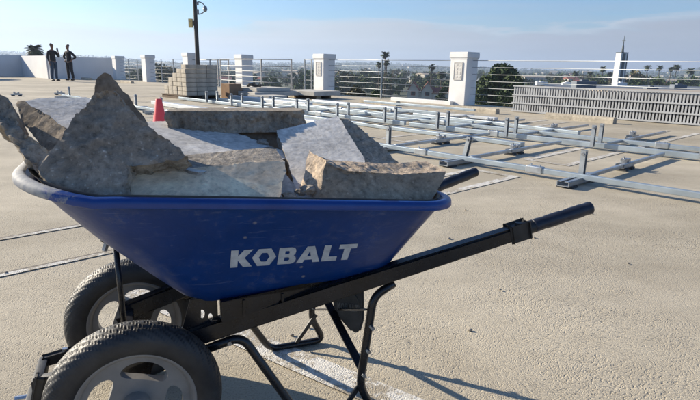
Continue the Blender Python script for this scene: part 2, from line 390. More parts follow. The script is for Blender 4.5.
# ---------------- trees
def leaf_blob(b, c, r, n, size, squash=.8, rnd=random):
    for _ in range(n):
        d = Vector((rnd.gauss(0, 1), rnd.gauss(0, 1), rnd.gauss(0, 1))).normalized()*r*(rnd.random()**.45)
        p = Vector(c)+Vector((d.x, d.y, d.z*squash)); s_ = size*rnd.uniform(.6, 1.4)
        u = Vector((rnd.gauss(0, 1), rnd.gauss(0, 1), rnd.gauss(0, 1))).normalized(); v = u.orthogonal().normalized()
        w = u.cross(v)
        vs = [b.bm.verts.new(p+v*s_*.5), b.bm.verts.new(p+w*s_*.32), b.bm.verts.new(p-v*s_*.5), b.bm.verts.new(p-w*s_*.32)]
        b.bm.faces.new(vs)
def tree(h, rad, seed, leaf, nclump=26, nleaf=90, size=.35, low=.25, label='', group=None, loc=(0, 0, 0), name='tree', squash=.85):
    rnd = random.Random(seed); t = thing(name, label, 'tree', loc, 0, group)
    b = MB(); tips = []
    b.tube([(0, 0, -.3), (rad*.03, 0, h*low), (-.02*rad, .03*rad, h*.55), (0, 0, h*.85)], [h*.028, h*.022, h*.014, h*.005], 8)
    for k in range(7):
        a = rnd.uniform(0, 2*PI); z0 = h*rnd.uniform(low*.9, .6); rr = rad*rnd.uniform(.5, .8)
        e = (rr*math.cos(a), rr*math.sin(a), min(h*.9, z0+rr*.8))
        b.tube([(0, 0, z0), (e[0]*.5, e[1]*.5, (z0+e[2])/2+.05*h), e], [h*.012, h*.008, h*.003], 6)
    b.build('trunk', M['bark'], t, smooth=True)
    c = MB()
    for k in range(nclump):
        a = rnd.uniform(0, 2*PI); zz = rnd.uniform(0, 1); env = math.sin(PI*min(1, .12+zz*.86))**.6
        rr = rad*env*math.sqrt(rnd.random())*.9
        p = (rr*math.cos(a), rr*math.sin(a), h*(low+.05)+zz*h*(1-low-.15))
        leaf_blob(c, p, rad*rnd.uniform(.22, .4), nleaf, size, squash, rnd)
    c.build('crown', leaf, t, norm=False)
    return t
def palm(h, seed, label, loc, fr=26, L=1.9, group=None, thatch=True, w=.09):
    rnd = random.Random(seed); t = thing('palm_tree', label, 'palm tree', loc, rnd.uniform(0, 6), group)
    b = MB(); b.tube([(0, 0, -.3), (.1, 0, h*.3), (.15, .1, h*.7), (0, .15, h)], [.24, .18, .16, .17], 10)
    b.build('trunk', M['bark'], t, smooth=True)
    if thatch:
        b = MB()
        for k in range(70):
            a = rnd.uniform(0, 2*PI); z0 = h-rnd.uniform(.1, .9)*L*.6; l = rnd.uniform(.4, .8)*L*.5
            p = Vector((.12*math.cos(a), .15+.12*math.sin(a), z0)); q = p+Vector((math.cos(a)*l*.45, math.sin(a)*l*.45, -l)); n = Vector((-math.sin(a), math.cos(a), 0))*.1
            vs = [b.bm.verts.new(x) for x in (p-n*.4, p+n*.4, q+n, q-n)]; b.bm.faces.new(vs)
        b.build('dead_frond_skirt', M['thatch'], t, norm=False)
    b = MB()
    for k in range(fr):
        a = rnd.uniform(0, 2*PI); el = rnd.uniform(-.45, 1.35); l = L*rnd.uniform(.8, 1.1); d = Vector((math.cos(a), math.sin(a), 0))
        pts = []
        p = Vector((0, .15, h))
        for i in range(7):
            e = el-i*.22; pts.append(p.copy()); p = p+(d*math.cos(e)+Vector((0, 0, math.sin(e))))*l/6
        sd = Vector((-d.y, d.x, 0))
        for i in range(1, 7):
            for s_ in (-1, 1):
                for j in range(3):
                    q = pts[i-1].lerp(pts[i], j/3); ln = l*.34*math.sin(PI*(.15+.8*(i-1+j/3)/6))
                    tip = q+sd*s_*ln+(pts[i]-pts[i-1]).normalized()*ln*.6-Vector((0, 0, ln*.35)); ww = (pts[i]-pts[i-1]).normalized()*w*.6
                    b.bm.faces.new([b.bm.verts.new(x) for x in (q-ww, q+ww, tip)])
    b.build('fronds', M['palm'], t, norm=False)
    return t
def gz(x, y): return terrain_z(x, y)
def tree_at(u, vtop, Y, width_px, seed, leaf, label, **k):
    p = at(u, vtop, Y); base = gz(p.x, Y); h = p.z-base; return tree(h, width_px/CAM_F*Y/2*1.02, seed, leaf, loc=(p.x, Y, base), label=label, **k)
# ---------------- houses
def house(loc, rot, w, d, h, roofm, label, rows=1, cols=3, cat='house', group=None, roof=1.6, name='house', gable=False):
    t = thing(name, label, cat, loc, rot, group)
    MB().box((0, 0, h/2), (w, d, h)).build('wall', M['house'], t)
    b = MB(); e = .3
    b.prism([(-w/2-e, -d/2-e, h), (-w/2-e, d/2+e, h), (-w/2-e, 0, h+roof)], (w+2*e, 0, 0)); b.build('roof', roofm, t)
    for r in range(rows):
        for c in range(cols):
            f = MB().box((-w/2+w*(c+.5)/cols, -d/2-.03, (r+.55)*h/rows), (w/cols*.42, .08, h/rows*.42)).build('window', M['white'], t)
            MB().box((-w/2+w*(c+.5)/cols, -d/2-.08, (r+.55)*h/rows), (w/cols*.34, .04, h/rows*.34)).build('pane', M['winglass'], f)
    return t

# ================================================================== THE WHEELBARROW
wb = thing('wheelbarrow', 'blue two-wheeled wheelbarrow heaped with broken concrete in the foreground', 'wheelbarrow', BO, BY)
# --- tray
def rrect(x0, x1, yf, yr, rf, rr, mc=10, me=10):
    P = []
    def arc(cx, cy, r, a0, a1):
        for i in range(mc+1):
            a = a0+(a1-a0)*i/mc; P.append((cx+r*math.cos(a), cy+r*math.sin(a)))
    def edge(p, q):
        for i in range(1, me): P.append((p[0]+(q[0]-p[0])*i/me, p[1]+(q[1]-p[1])*i/me))
    arc(x1-rr, -yr+rr, rr, -PI/2, 0); e0 = P[-1]; e1 = (x1, yr-rr); edge(e0, e1)
    arc(x1-rr, yr-rr, rr, 0, PI/2); edge(P[-1], (x0+rf, yf))
    arc(x0+rf, yf-rf, rf, PI/2, PI); edge(P[-1], (x0, -yf+rf))
    arc(x0+rf, -yf+rf, rf, PI, 1.5*PI); edge(P[-1], (x1-rr, -yr))
    return P
def zb(x): return .362+.03*(x-.13)
def zr(x): return .645-.072*max(0, x)+.20*max(0, -x-.04)
def lvl(t):
    L_ = lambda a, b_: a+(b_-a)*t
    return rrect(L_(.13, -.172), L_(.60, .695), L_(.155, .285), L_(.17, .325), L_(.05, .20), L_(.05, .085))
def ring3(t, tz=None):
    tz = t if tz is None else tz
    return [Vector((x, y, zb(x)+(zr(x)-zb(x))*tz)) for x, y in lvl(t)]
def side_y(x, z):                              # near side surface
    t = max(0, min(1, (z-zb(x))/(zr(x)-zb(x))))
    q0 = .155+(.17-.155)*(x-.13)/(.60-.13); q1 = .285+(.325-.285)*(x+.172)/(.867)
    return -(q0+(q1-q0)*t)
def tray_part(t0, t1, inset, name, m, zoff=0):
    b = MB(); rings = []
    base = ring3(0); c = sum(base, Vector())/len(base)
    specs = []
    for s_ in (.0, .5, .86): specs.append([c+(v-c)*s_+Vector((0, 0, 0)) for v in base])
    for q in specs:
        for v in q: v.z = zb(v.x)
    for tt, tz in ((-.055, .0), (-.02, .012), (.005, .035)): specs.append(ring3(tt, tz))
    for i in range(1, 15): specs.append(ring3(i/14*(1-.0)+.0*(1-i/14), max(.05, i/14)))
    for q in specs:
        rings.append([b.bm.verts.new(v+Vector((0, 0, zoff))) for v in q])
    for A_, B_ in zip(rings, rings[1:]):
        n = len(A_)
        for k in range(n): b.bm.faces.new((A_[k], A_[(k+1) % n], B_[(k+1) % n], B_[k]))
    bmesh.ops.remove_doubles(b.bm, verts=b.bm.verts, dist=1e-4)
    return b
b = tray_part(0, 1, 0, 'tray', None)
tray = b.build('tray', M['tray'], wb, smooth='all')
md = tray.modifiers.new('s', 'SOLIDIFY'); md.thickness = .006; md.offset = 0
# dusty lining just inside the shell
b = tray_part(0, 1, 0, 'x', None)
for v in b.bm.verts:
    c = Vector((.35 if v.co.x > .3 else min(.3, v.co.x+.3), 0, v.co.z)); d = (c-v.co); d.z = 0
    v.co += d.normalized()*.009+Vector((0, 0, .006)) if d.length > .01 else Vector((0, 0, .006))
lin = b.build('dust_lining', M['tray_in'], tray, smooth='all')
# --- rim lip
rim = ring3(1); n = len(rim); b = MB(); prof = [(-.004, -.004), (-.003, .003), (.003, .006), (.012, .005), (.018, .000), (.0195, -.005), (.020, -.016), (.018, -.019), (.015, -.018), (.013, -.006), (.003, -.006)]
rings = []
for i, p in enumerate(rim):
    t = rim[(i+1) % n]-rim[i-1]; t.z = 0; t.normalize(); o_ = Vector((t.y, -t.x, 0))
    k = 1+.12*max(0, min(1, (-p.x)/.2))
    rings.append([b.bm.verts.new(p+o_*a*k*.9+Vector((0, 0, c*.78))) for a, c in prof])
for i in range(n):
    A_, B_ = rings[i], rings[(i+1) % n]; k_ = len(prof)
    for k in range(k_): b.bm.faces.new((A_[k], A_[(k+1) % k_], B_[(k+1) % k_], B_[k]))
b.build('rim', M['rim'], tray, smooth='all')
# --- lettering on the near side
GL = {
 'K': ([(0, 0), (.36, 0), (.36, .40), (.66, 0), (1.12, 0), (.70, .53), (1.10, 1), (.66, 1), (.36, .64), (.36, 1), (0, 1)], [], 1.03),
 'O': ([(0, .5), (.31, 0), (.96, 0), (1.27, .5), (.96, 1), (.31, 1)], [[(.35, .5), (.50, .76), (.77, .76), (.92, .5), (.77, .24), (.50, .24)]], 1.33),
 'B': ([(0, 0), (.70, 0), (.84, .03), (.94, .11), (.98, .26), (.94, .40), (.82, .51), (.90, .60), (.92, .75), (.88, .89), (.79, .97), (.66, 1), (0, 1)], [[(.34, .60), (.34, .79), (.52, .79), (.58, .745), (.58, .645), (.52, .60)], [(.34, .20), (.34, .41), (.55, .41), (.62, .36), (.62, .25), (.55, .20)]], .98),
 'A': ([(0, 0), (.36, 0), (.44, .18), (.86, .18), (.93, 0), (1.31, 0), (.86, 1), (.46, 1)], [[(.54, .40), (.65, .70), (.765, .40)]], 1.36),
 'L': ([(0, 0), (.86, 0), (.86, .27), (.37, .27), (.37, 1), (0, 1)], [], .80),
 'T': ([(.32, 0), (.69, 0), (.69, .73), (1.02, .73), (1.02, 1), (0, 1), (0, .73), (.32, .73)], [], 1.02)}
def lettering(word, fn, parent, m, thick):
    b = MB(); x0 = 0
    for ch in word:
        out, holes, adv = GL[ch]; loops = [out]+holes; flat = [p for l in loops for p in l]
        tri = geometry.tessellate_polygon([[Vector((x, y, 0)) for x, y in l] for l in loops])
        top = [b.bm.verts.new(fn(x0+x, y, thick)) for x, y in flat]; bot = [b.bm.verts.new(fn(x0+x, y, 0)) for x, y in flat]
        for t in tri:
            b.bm.faces.new([top[i] for i in t]); b.bm.faces.new([bot[i] for i in reversed(t)])
        k = 0
        for l in loops:
            for i in range(len(l)):
                i0, i1 = k+i, k+(i+1) % len(l)
                b.bm.faces.new((top[i0], top[i1], bot[i1], bot[i0]))
            k += len(l)
        x0 += adv+.06
    return b.build('lettering', m, parent)
TW = 6.9
from mathutils.bvhtree import BVHTree
bpy.context.view_layer.update(); _dg = bpy.context.evaluated_depsgraph_get(); BV = BVHTree.FromObject(tray, _dg)
def side_fn(x, y, t):
    X = .207+x/TW*.283; Z = .4605-.010*(x/TW)+y*.0470
    h = BV.ray_cast(Vector((X, -1, Z)), Vector((0, 1, 0)))[0]; return Vector((X, (h.y if h else side_y(X, Z))-.0004-t, Z))
lettering('KOBALT', side_fn, tray, M['letter'], .0012)

# --- frame bars, grips
def bar_y(x): return .125+(.262-.125)*(x-0)/1.15
def bar_z(x): return .248+(.528-.248)*(x-.0)/1.14
for s_ in (-1, 1):
    P_ = lambda x, dz=0: Vector((x, s_*bar_y(x), bar_z(x)+dz))
    b = MB()
    for xa, xb, ha, hb in ((-.035, .45, .048, .047), (.45, .935, .047, .0375)):
        vs = []
        for x, hh_ in ((xa, ha), (xb, hb)):
            for sy, sz in ((-1, -1), (1, -1), (1, 1), (-1, 1)): vs.append(b.bm.verts.new(P_(x, (.048-hh_)*-.1)+Vector((0, sy*.0165, sz*hh_/2))))
        for q in ((3, 2, 1, 0), (4, 5, 6, 7), (0, 1, 5, 4), (1, 2, 6, 5), (2, 3, 7, 6), (3, 0, 4, 7)): b.bm.faces.new([vs[i] for i in q])
    bmesh.ops.remove_doubles(b.bm, verts=b.bm.verts, dist=1e-5); bmesh.ops.bevel(b.bm, geom=[e for e in b.bm.edges if e.is_manifold and e.calc_face_angle(0) > .5], offset=.005, segments=2, affect='EDGES')
    fb = b.build('frame_bar', M['black'], wb, smooth=True)
    b = MB(); b.bar(P_(.918), P_(.965), .034, .035, bev=.006); b.tube([P_(.962), P_(.975), P_(1.0)], [.019, .018, .0165], 14); b.tube([P_(.942, .016), P_(.942, .023)], .010, 10); b.build('grip_socket', M['black_dust'], fb, smooth=True)
    b = MB(); ax = (P_(1.15)-P_(1.0)).normalized(); q0 = P_(.985, .0); pts = []; rr = []
    for i in range(40):
        t = i/39; pts.append(q0+ax*t*.18); w_ = .0178-.0012*math.sin(t*9)**8
        rr.append(w_ if t < .95 else w_*math.sqrt(max(.05, 1-((t-.95)/.055)**2)))
    b.tube(pts, rr, 20); b.build('grip', M['grip'], fb, smooth='all')
    # wedge plate between bar and tray, with punched holes
    xs = (.125, .27)
    def plate(x0, x1, name, holes):
        y = s_*(bar_y((x0+x1)/2)+.002)
        out = [(x0-.03, bar_z(x0)-.01), (x1, bar_z(x1)-.01), (x1, zb(x1)+.008), (x0, zb(x0)+.008)]
        b = MB(); loops = [out]+holes; flat = [p for l in loops for p in l]
        tri = geometry.tessellate_polygon([[Vector((x, z, 0)) for x, z in l] for l in loops])
        A_ = [b.bm.verts.new((x, y-.0015, z)) for x, z in flat]; B_ = [b.bm.verts.new((x, y+.0015, z)) for x, z in flat]
        for t in tri: b.bm.faces.new([A_[i] for i in t]); b.bm.faces.new([B_[i] for i in reversed(t)])
        k = 0
        for l in loops:
            for i in range(len(l)): b.bm.faces.new((A_[k+i], A_[k+(i+1) % len(l)], B_[k+(i+1) % len(l)], B_[k+i]))
            k += len(l)
        return b.build(name, M['black'], fb)
    circ = lambda cx, cz, rx, rz_: [(cx+rx*math.cos(-2*PI*k/12), cz+rz_*math.sin(-2*PI*k/12)) for k in range(12)]
    plate(.125, .185, 'bracket_plate', [circ(.150, .332, .006, .011), circ(.168, .322, .005, .009), circ(.156, .304, .006, .006)])
    b = MB(); z0 = bar_z(.19)+.02
    b.prism([(.19, s_*bar_y(.3)-.014, bar_z(.19)+.02), (.60, s_*bar_y(.3)-.014, bar_z(.6)+.01), (.60, s_*bar_y(.3)-.014, zb(.6)+.003), (.19, s_*bar_y(.3)-.014, zb(.19)+.003)], (0, .028, 0))
    for xx in (.24, .33, .42): b.box((xx, s_*bar_y(.3)-.0*s_, (bar_z(xx)+zb(xx))/2+.01), (.006, .036, max(.01, zb(xx)-bar_z(xx)-.02)))
    b.build('riser', M['black'], fb)
    # leg: bent tube, foot on the ground
    yl = s_*.205
    def bend(P, r=.03, n=5):
        out = [Vector(P[0])]
        for a, c, d in zip(P, P[1:], P[2:]):
            a, c, d = Vector(a), Vector(c), Vector(d); u = (a-c).normalized(); v = (d-c).normalized(); k = min(r, (a-c).length*.45, (d-c).length*.45)
            p, q = c+u*k, c+v*k
            for i in range(n+1):
                t = i/n; out.append(p*(1-t)**2+c*2*t*(1-t)+q*t*t)
        out.append(Vector(P[-1])); return out
    yb = s_*(bar_y(.3)+.0)
    zf = .0105
    pts = bend([(.13, yb, bar_z(.13)-.036), (.235, yb, bar_z(.235)-.036), (.385, yl, zf), (.565, yl, zf), (.520, yl, .10), (.556, s_*bar_y(.57), bar_z(.556)-.050), (.61, s_*bar_y(.60), bar_z(.61)-.034)], .032)
    b = MB(); b.tube(pts, .0105, 12); leg = b.build('leg', M['black'], wb, smooth='all')
    for (x, z, dx) in ((.526, .135, yl), (.536, .20, yl), (.545, .262, yl), (.205, bar_z(.205)-.036, yb)):
        MB().tube([(x, dx-.016, z), (x, dx+.016, z)], .0055, 6).build('bolt', M['bolt'], leg)
    b = MB(); b.bar((.47, yl-s_*.01, .022), (.535, yl-s_*.01, .11), .012, .005, up=(0, 1, 0)); b.build('foot_strap', M['black_dust'], leg)
b = MB(); b.tube([(-.018, -.03, bar_z(-.02)), (-.022, -.03, .485)], .0065, 10); b.build('front_strut', M['black'], wb, smooth='all')
b = MB(); b.bar((-.015, -.12, bar_z(-.02)), (-.015, .12, bar_z(-.02)), .03, .022, bev=.003); b.build('front_crossbar', M['black'], wb)
b = MB(); b.bar((-.05, -.03, .497), (.01, -.03, .462), .03, .006); b.build('strut_plate', M['black'], wb)
b = MB(); b.tube([(-.04, -.03, .484), (-.046, -.03, .468)], .007, 6); b.build('bolt', M['bolt'], wb)
# cross braces between the legs and the round embossed plate
yl = .2
b = MB(); b.bar((.50, .19, .30), (.535, -.19, .13), .004, .022, up=(1, 0, 0)); b.build('cross_brace', M['black'], wb)
b = MB(); b.bar((.535, .19, .13), (.545, -.19, .30), .004, .022, up=(1, 0, 0)); b.build('cross_brace', M['black'], wb)
# plate: rounded rectangle hanging in the plane between the legs
pl = []
hw, hh, rc = .075, .085, .035
for cx, cz, a0 in ((hw-rc, -hh+rc, -PI/2), (hw-rc, hh-rc, 0), (-hw+rc, hh-rc, PI/2), (-hw+rc, -hh+rc, PI)):
    for i in range(7):
        a = a0+PI/2*i/6; pl.append((cx+rc*math.cos(a), cz+rc*math.sin(a)))
PC = Vector((.555, -.03, .222)); PU = Vector((.80, -.60, 0)); PN = Vector((-.60, -.80, 0)); UZ = Vector((0, 0, 1))
pf = lambda x, z, d=0: PC+PU*x+UZ*z+PN*d
hx = [(-.045, .070), (.042, .070), (.046, -.02), (.036, -.062), (.012, -.066), (-.034, -.02), (-.045, .01)]
b = MB(); b.prism([pf(x, z) for x, z in hx], -PN*.010); bmesh.ops.bevel(b.bm, geom=list(b.bm.edges), offset=.006, segments=3, affect='EDGES'); epl = b.build('badge_plate', M['plate'], wb, smooth=True)
b = MB(); b.prism([pf(.001+.033*math.cos(2*PI*k/28), .012+.046*math.sin(2*PI*k/28), .0005) for k in range(28)], PN*.003); b.build('raised_oval', M['plate'], epl, smooth=True)
lettering('KOBALT', lambda x, y, t: pf(-.030+x/TW*.060, .002+y*.022, .0034+t), epl, M['letter_dim'], .0016)

# nose guard and axle
b = MB(); b.tube([(0, -.235, .18), (0, .235, .18)], .008, 12); b.build('axle', M['bolt'], wb, smooth=True)
for s_ in (-1, 1):
    b = MB(); y = s_*.115
    b.prism([(-.045, y, bar_z(0)-.02), (.05, y, bar_z(0)-.01), (.022, y, .165), (-.022, y, .165)], (0, .004*s_, 0)); b.build('axle_bracket', M['black'], wb)
b = MB()
for s_ in (-1, 1):
    b.bar((-.02, s_*.065, .200), (-.205, s_*.042, .180), .020, .016, bev=.004)
    b.bar((-.200, s_*.042, .186), (-.232, s_*.046, .060), .020, .016, up=(1, 0, 0), bev=.004)
b.box((-.206, 0, .178), (.022, .10, .024), bev=.006); b.box((-.238, 0, .078), (.026, .145, .05), bev=.006)
b.box((-.217, 0, .12), (.012, .08, .11), bev=.004); b.bar((-.245, .0, .085), (-.12, .0, .15), .10, .012, bev=.003)
nose = b.build('nose_guard', M['black_dust'], wb, smooth=True)
for y in (-.055, .055):
    MB().tube([(-.16, y*.85, .202), (-.16, y*.85, .172)], .007, 6).build('bolt', M['bolt'], nose)
    MB().tube([(-.280, y, .085), (-.245, y, .085)], .006, 6).build('bolt', M['bolt'], nose)

# --- wheels
WR = .180
def wheel(yc, parent, rot):
    t = bpy.data.objects.new('wheel', None); COL.objects.link(t); t.parent = parent; t.location = (0, yc, WR); t.rotation_euler.y = rot
    t.empty_display_size = .1
    nth, npf = 1080, 64; Rc, a, h_ = .146, .0395, .034; b = MB(); rings = []
    for i in range(nth):
        th = 2*PI*i/nth; ring = []
        for j in range(npf):
            ph = 2*PI*j/npf; y = a*math.sin(ph); r = Rc+h_*math.cos(ph)
            # squarer shoulders
            q = math.cos(ph); r = Rc+h_*(abs(q)**.8)*(1 if q > 0 else -1)
            dep = 0
            if q > -.1:
                k = ph if ph < PI else ph-2*PI               # -pi..pi across
                x = abs(k)/1.65
                # two families of sweeping grooves and a centre rib
                ph1 = (th*40/(2*PI)+2.3*abs(k)) % 1; ph2 = (th*32/(2*PI)+.5-1.35*abs(k)) % 1
                g1 = min(1, max(0, 1-abs(ph1-.5)/.10)*2); g2 = min(1, max(0, 1-abs(ph2-.5)/.05)*2)*(1 if x < .95 else 0)
                if x < 1: dep = .0034*max(g1, .7*(abs(abs(k)-.42) < .05))*(1-x**8)
                if abs(abs(k)-1.55) < .06: dep = .0016
            rr = r-dep*max(0.3, q); yy = y*(1-dep*2)
            ring.append(b.bm.verts.new((rr*math.cos(th), yy, rr*math.sin(th))))
        rings.append(ring)
    for i in range(nth):
        A_, B_ = rings[i], rings[(i+1) % nth]
        for j in range(npf): b.bm.faces.new((A_[j], A_[(j+1) % npf], B_[(j+1) % npf], B_[j]))
    b.build('tyre', M['tyre'], t, smooth='all')
    # rim with four oval openings (real holes)
    b = MB(); b.lathe([(.0, .012), (.115, .012), (.115, -.012), (0, -.012), (0, .012)], ax='y', n=96)
    bmesh.ops.remove_doubles(b.bm, verts=b.bm.verts, dist=2e-4)
    d = b.build('disc', M['wheel'], t)
    c = MB()
    for k in range(4):
        a0 = k*PI/2+.25; ro = .076
        pts = []
        for i in range(40):
            u = 2*PI*i/40; tx = .050*math.cos(u); rd = .0205*math.sin(u)+(.006*math.cos(u)**2)
            rr = ro+rd-(tx*tx)*2.6
            aa = a0+tx/ro; pts.append((rr*math.cos(aa), -.05, rr*math.sin(aa)))
        c.prism(pts, (0, .1, 0))
    cut = c.build('cutter', M['wheel']); cut.parent = t
    md = d.modifiers.new('b', 'BOOLEAN'); md.operation = 'DIFFERENCE'; md.solver = 'EXACT'; md.object = cut
    md2 = d.modifiers.new('v', 'BEVEL'); md2.width = .003; md2.segments = 2; md2.limit_method = 'ANGLE'
    bpy.context.view_layer.update(); bake(d); bpy.data.objects.remove(cut)
    for p in d.data.polygons: p.use_smooth = False
    b = MB()
    for s_ in (-1, 1):
        b.lathe([(.108, s_*.010), (.112, s_*.022), (.118, s_*.030), (.124, s_*.031), (.127, s_*.026), (.124, s_*.018)], ax='y', n=96)
    b.lathe([(.113, -.02), (.113, .02)], ax='y', n=96)
    b.build('rim_flange', M['wheel'], d, smooth='all')
    b = MB()
    b.lathe([(.018, -.042), (.026, -.040), (.028, -.012), (.046, -.0115), (.046, .0115), (.028, .012), (.026, .040), (.018, .042)], ax='y', n=40)
    b.build('hub', M['wheel'], t, smooth=True)
    b = MB(); b.lathe([(0, -.052), (.011, -.050), (.012, -.036), (.012, .036), (.011, .05), (0, .052)], ax='y', n=6); b.build('axle_nut', M['bolt'], t)
    return t
wheel(-.200, wb, .56); wheel(.200, wb, .60)

# ================================================================== THE RUBBLE
M['c_dark'] = concrete_mat('chunk_dark', (.265, .225, .178), (.55, .49, .41), ks=.6, bd=.006); M['c_dark_b'] = concrete_mat('chunk_dark_broken', (.36, .31, .245), (.45, .41, .36), rough_face=True)
M['c_brown'] = concrete_mat('chunk_brown', (.31, .245, .175), (.55, .45, .34), ks=.45, bd=.0025); M['c_brown_b'] = concrete_mat('chunk_brown_broken', (.50, .40, .30), (.66, .54, .43), rough_face=True)
M['c_light'] = concrete_mat('chunk_light', (.58, .555, .51), (.5, .48, .45)); M['c_light_b'] = concrete_mat('chunk_light_broken', (.36, .32, .27), (.4, .37, .33), rough_face=True)
M['c_tan'] = concrete_mat('chunk_tan', (.74, .58, .40), (.4, .37, .32)); 
RT = []
for k in range(9):
    tab = [0]*360
    P_ = lvl(k/8); n_ = len(P_)
    for i in range(n_):
        x0, y0 = P_[i][0]-.28, P_[i][1]; x1, y1 = P_[(i+1) % n_][0]-.28, P_[(i+1) % n_][1]
        for a in range(360):
            dx, dy = math.cos(R(a)), math.sin(R(a)); det = dx*(y0-y1)-dy*(x0-x1)
            if abs(det) < 1e-12: continue
            t = (x0*(y0-y1)-y0*(x0-x1))/det; u_ = (dx*y0-dy*x0)/det
            if t > 0 and -1e-6 <= u_ <= 1+1e-6: tab[a] = t
    RT.append(tab)
def tray_r(a, t):
    t = max(0, min(.9999, t))*8; k = int(t); i = int(math.degrees(a)) % 360; return RT[k][i]*(1-(t-k))+RT[k+1][i]*(t-k)
def chunk(label, outline, anchors, th, mats, seed, rough=.005, jit=.004, exdir=None, top=None, taper=0, relief=.0003):
    """slab piece: flat cast faces, jagged outline, broken sides that show the aggregate"""
    A3 = [bl(u, v, y) for u, v, y in anchors]
    nrm = (A3[1]-A3[0]).cross(A3[2]-A3[0]).normalized(); o0, _ = bray(350, 200)
    if nrm.dot(o0-A3[0]) < 0: nrm = -nrm
    P0 = []
    for q in outline:
        if len(q) == 3:
            p = bl(*q); p -= nrm*(p-A3[0]).dot(nrm); P0.append(p)
        else:
            o, d = bray(*q); P0.append(o+d*((A3[0]-o).dot(nrm)/d.dot(nrm)))
    step = .0032; P3 = []; corner = []
    for i in range(len(P0)):
        a, b_ = P0[i], P0[(i+1) % len(P0)]; n = max(1, round((b_-a).length/step))
        for k in range(n): P3.append(a.lerp(b_, k/n)); corner.append(k == 0)
    n = len(P3); ex = (-nrm if exdir is None else Vector(exdir).normalized())*th
    outw = []
    for i in range(n):
        t = (P3[(i+2) % n]-P3[i-2]).normalized(); outw.append(t.cross(nrm).normalized())
    c = sum(P3, Vector())/n+ex*.5
    if (P3[0]+outw[0]*.001-c).length < (P3[0]-c).length and False: outw = [-o for o in outw]
    area = sum((P3[i]-c).cross(P3[(i+1) % n]-c).dot(nrm) for i in range(n))
    if area < 0: outw = [-o for o in outw]
    bad = sum(1 for q in P3 if (clampin(q)-q).length > 1e-6)
    if bad: print('clamped', seed, bad, n)
    def field(p):
        d1 = noise.fractal(p*16+Vector((seed*7.1, 0, 0)), .8, 2.2, 5); st = noise.voronoi(p*52+Vector((seed, 0, 0)))[0][0]; d2 = noise.noise(p*170)
        cr = noise.noise(p*9+Vector((0, seed*3.7, 0))); return d1, st, d2, cr
    nd = max(4, round(th/.0036)); b = MB(); rows = []
    for k in range(nd+1):
        t = k/nd; row = []; inner = math.sin(PI*t)**.35
        for i in range(n):
            p = P3[i]+ex*t; d1, st, d2, cr = field(p)
            edge = jit*noise.fractal(P3[i]*34+Vector((0, 0, seed)), .7, 2.1, 4)
            side_ = rough*(d1*1.3+(.38-st)*.9+d2*.25)
            q = p+outw[i]*(edge+side_*inner*.9-taper*t)
            row.append(clampin(q))
        rows.append(row)
    vr = [[b.bm.verts.new(q-c) for q in r] for r in rows]
    for A_, B_ in zip(vr, vr[1:]):
        for i in range(n): b.bm.faces.new((A_[i], A_[(i+1) % n], B_[(i+1) % n], B_[i])).material_index = 1
    # front face: a dense triangulation with real relief
    e1 = nrm.orthogonal().normalized(); e2 = nrm.cross(e1); O_ = rows[0][0]
    P2 = [Vector(((q-O_).dot(e1), (q-O_).dot(e2))) for q in rows[0]]; rnd = random.Random(seed); grid = []
    x0, x1 = min(q.x for q in P2), max(q.x for q in P2); y0, y1 = min(q.y for q in P2), max(q.y for q in P2); gs = .0062
    def inside(x, y):
        c_ = False
        for i in range(n):
            a, b_ = P2[i], P2[i-1]
            if (a.y > y) != (b_.y > y) and x < (b_.x-a.x)*(y-a.y)/(b_.y-a.y)+a.x: c_ = not c_
        return c_
    x = x0
    while x < x1:
        y = y0
        while y < y1:
            q = (x+rnd.uniform(-.3, .3)*gs, y+rnd.uniform(-.3, .3)*gs)
            if inside(*q): grid.append(Vector(q))
            y += gs
        x += gs
    vo, _, fo, ov, _, _ = geometry.delaunay_2d_cdt(P2+grid, [], [list(range(n))], 1, 1e-7)
    vs = []
    for i, q in enumerate(vo):
        src_ = [k for k in ov[i] if k < n]
        if src_: vs.append(vr[0][src_[0]]); continue
        p = O_+e1*q.x+e2*q.y; d1 = noise.fractal(p*19+Vector((seed, 0, 0)), .75, 2.1, 5); st = abs(noise.noise(p*40+Vector((0, seed, 0))))
        vs.append(b.bm.verts.new(p+nrm*relief*(d1*1.4-.5+st)-c))
    for f in fo:
        if len(set(f)) == 3 and len({vs[k] for k in f}) == 3:
            try: b.bm.faces.new([vs[k] for k in f]).material_index = 2
            except ValueError: pass
    for r, rv in ((rows[-1], 1),):
        tri = geometry.tessellate_polygon([r]); src = vr[0] if not rv else vr[-1]
        for t in tri:
            try: b.bm.faces.new([src[i] for i in t]).material_index = 0
            except ValueError: pass
    W_ = BO+BL*c.x+BA*c.y+Vector((0, 0, c.z))
    bmesh.ops.recalc_face_normals(b.bm, faces=b.bm.faces)
    front = {f.index for f in ()}
    o = b.build('concrete_chunk', list(mats)+[mats[0]]); o.location = W_; o.rotation_euler.z = BY; me = o.data
    for p in me.polygons: p.use_smooth = p.material_index >= 1
    me.set_sharp_from_angle(angle=R(34))
    return tag(o, label, 'concrete rubble', 'broken concrete chunks in the wheelbarrow')
def clampin(q):
    if q.z < zr(q.x)+.004:
        r_ = Vector((q.x-.28, q.y)); a_ = math.atan2(r_.y, r_.x); lim = tray_r(a_, (q.z-zb(q.x))/(zr(q.x)-zb(q.x)))-.012
        if r_.length > lim: r_ *= lim/r_.length; q = Vector((.28+r_.x, r_.y, q.z))
        if q.z < zb(q.x)+.012: q = Vector((q.x, q.y, zb(q.x)+.012))
    return q
DK = (M['c_dark'], M['c_dark_b']); BR = (M['c_brown'], M['c_brown_b']); LT = (M['c_light'], M['c_light_b']); TN = (M['c_tan'], M['c_light_b'])
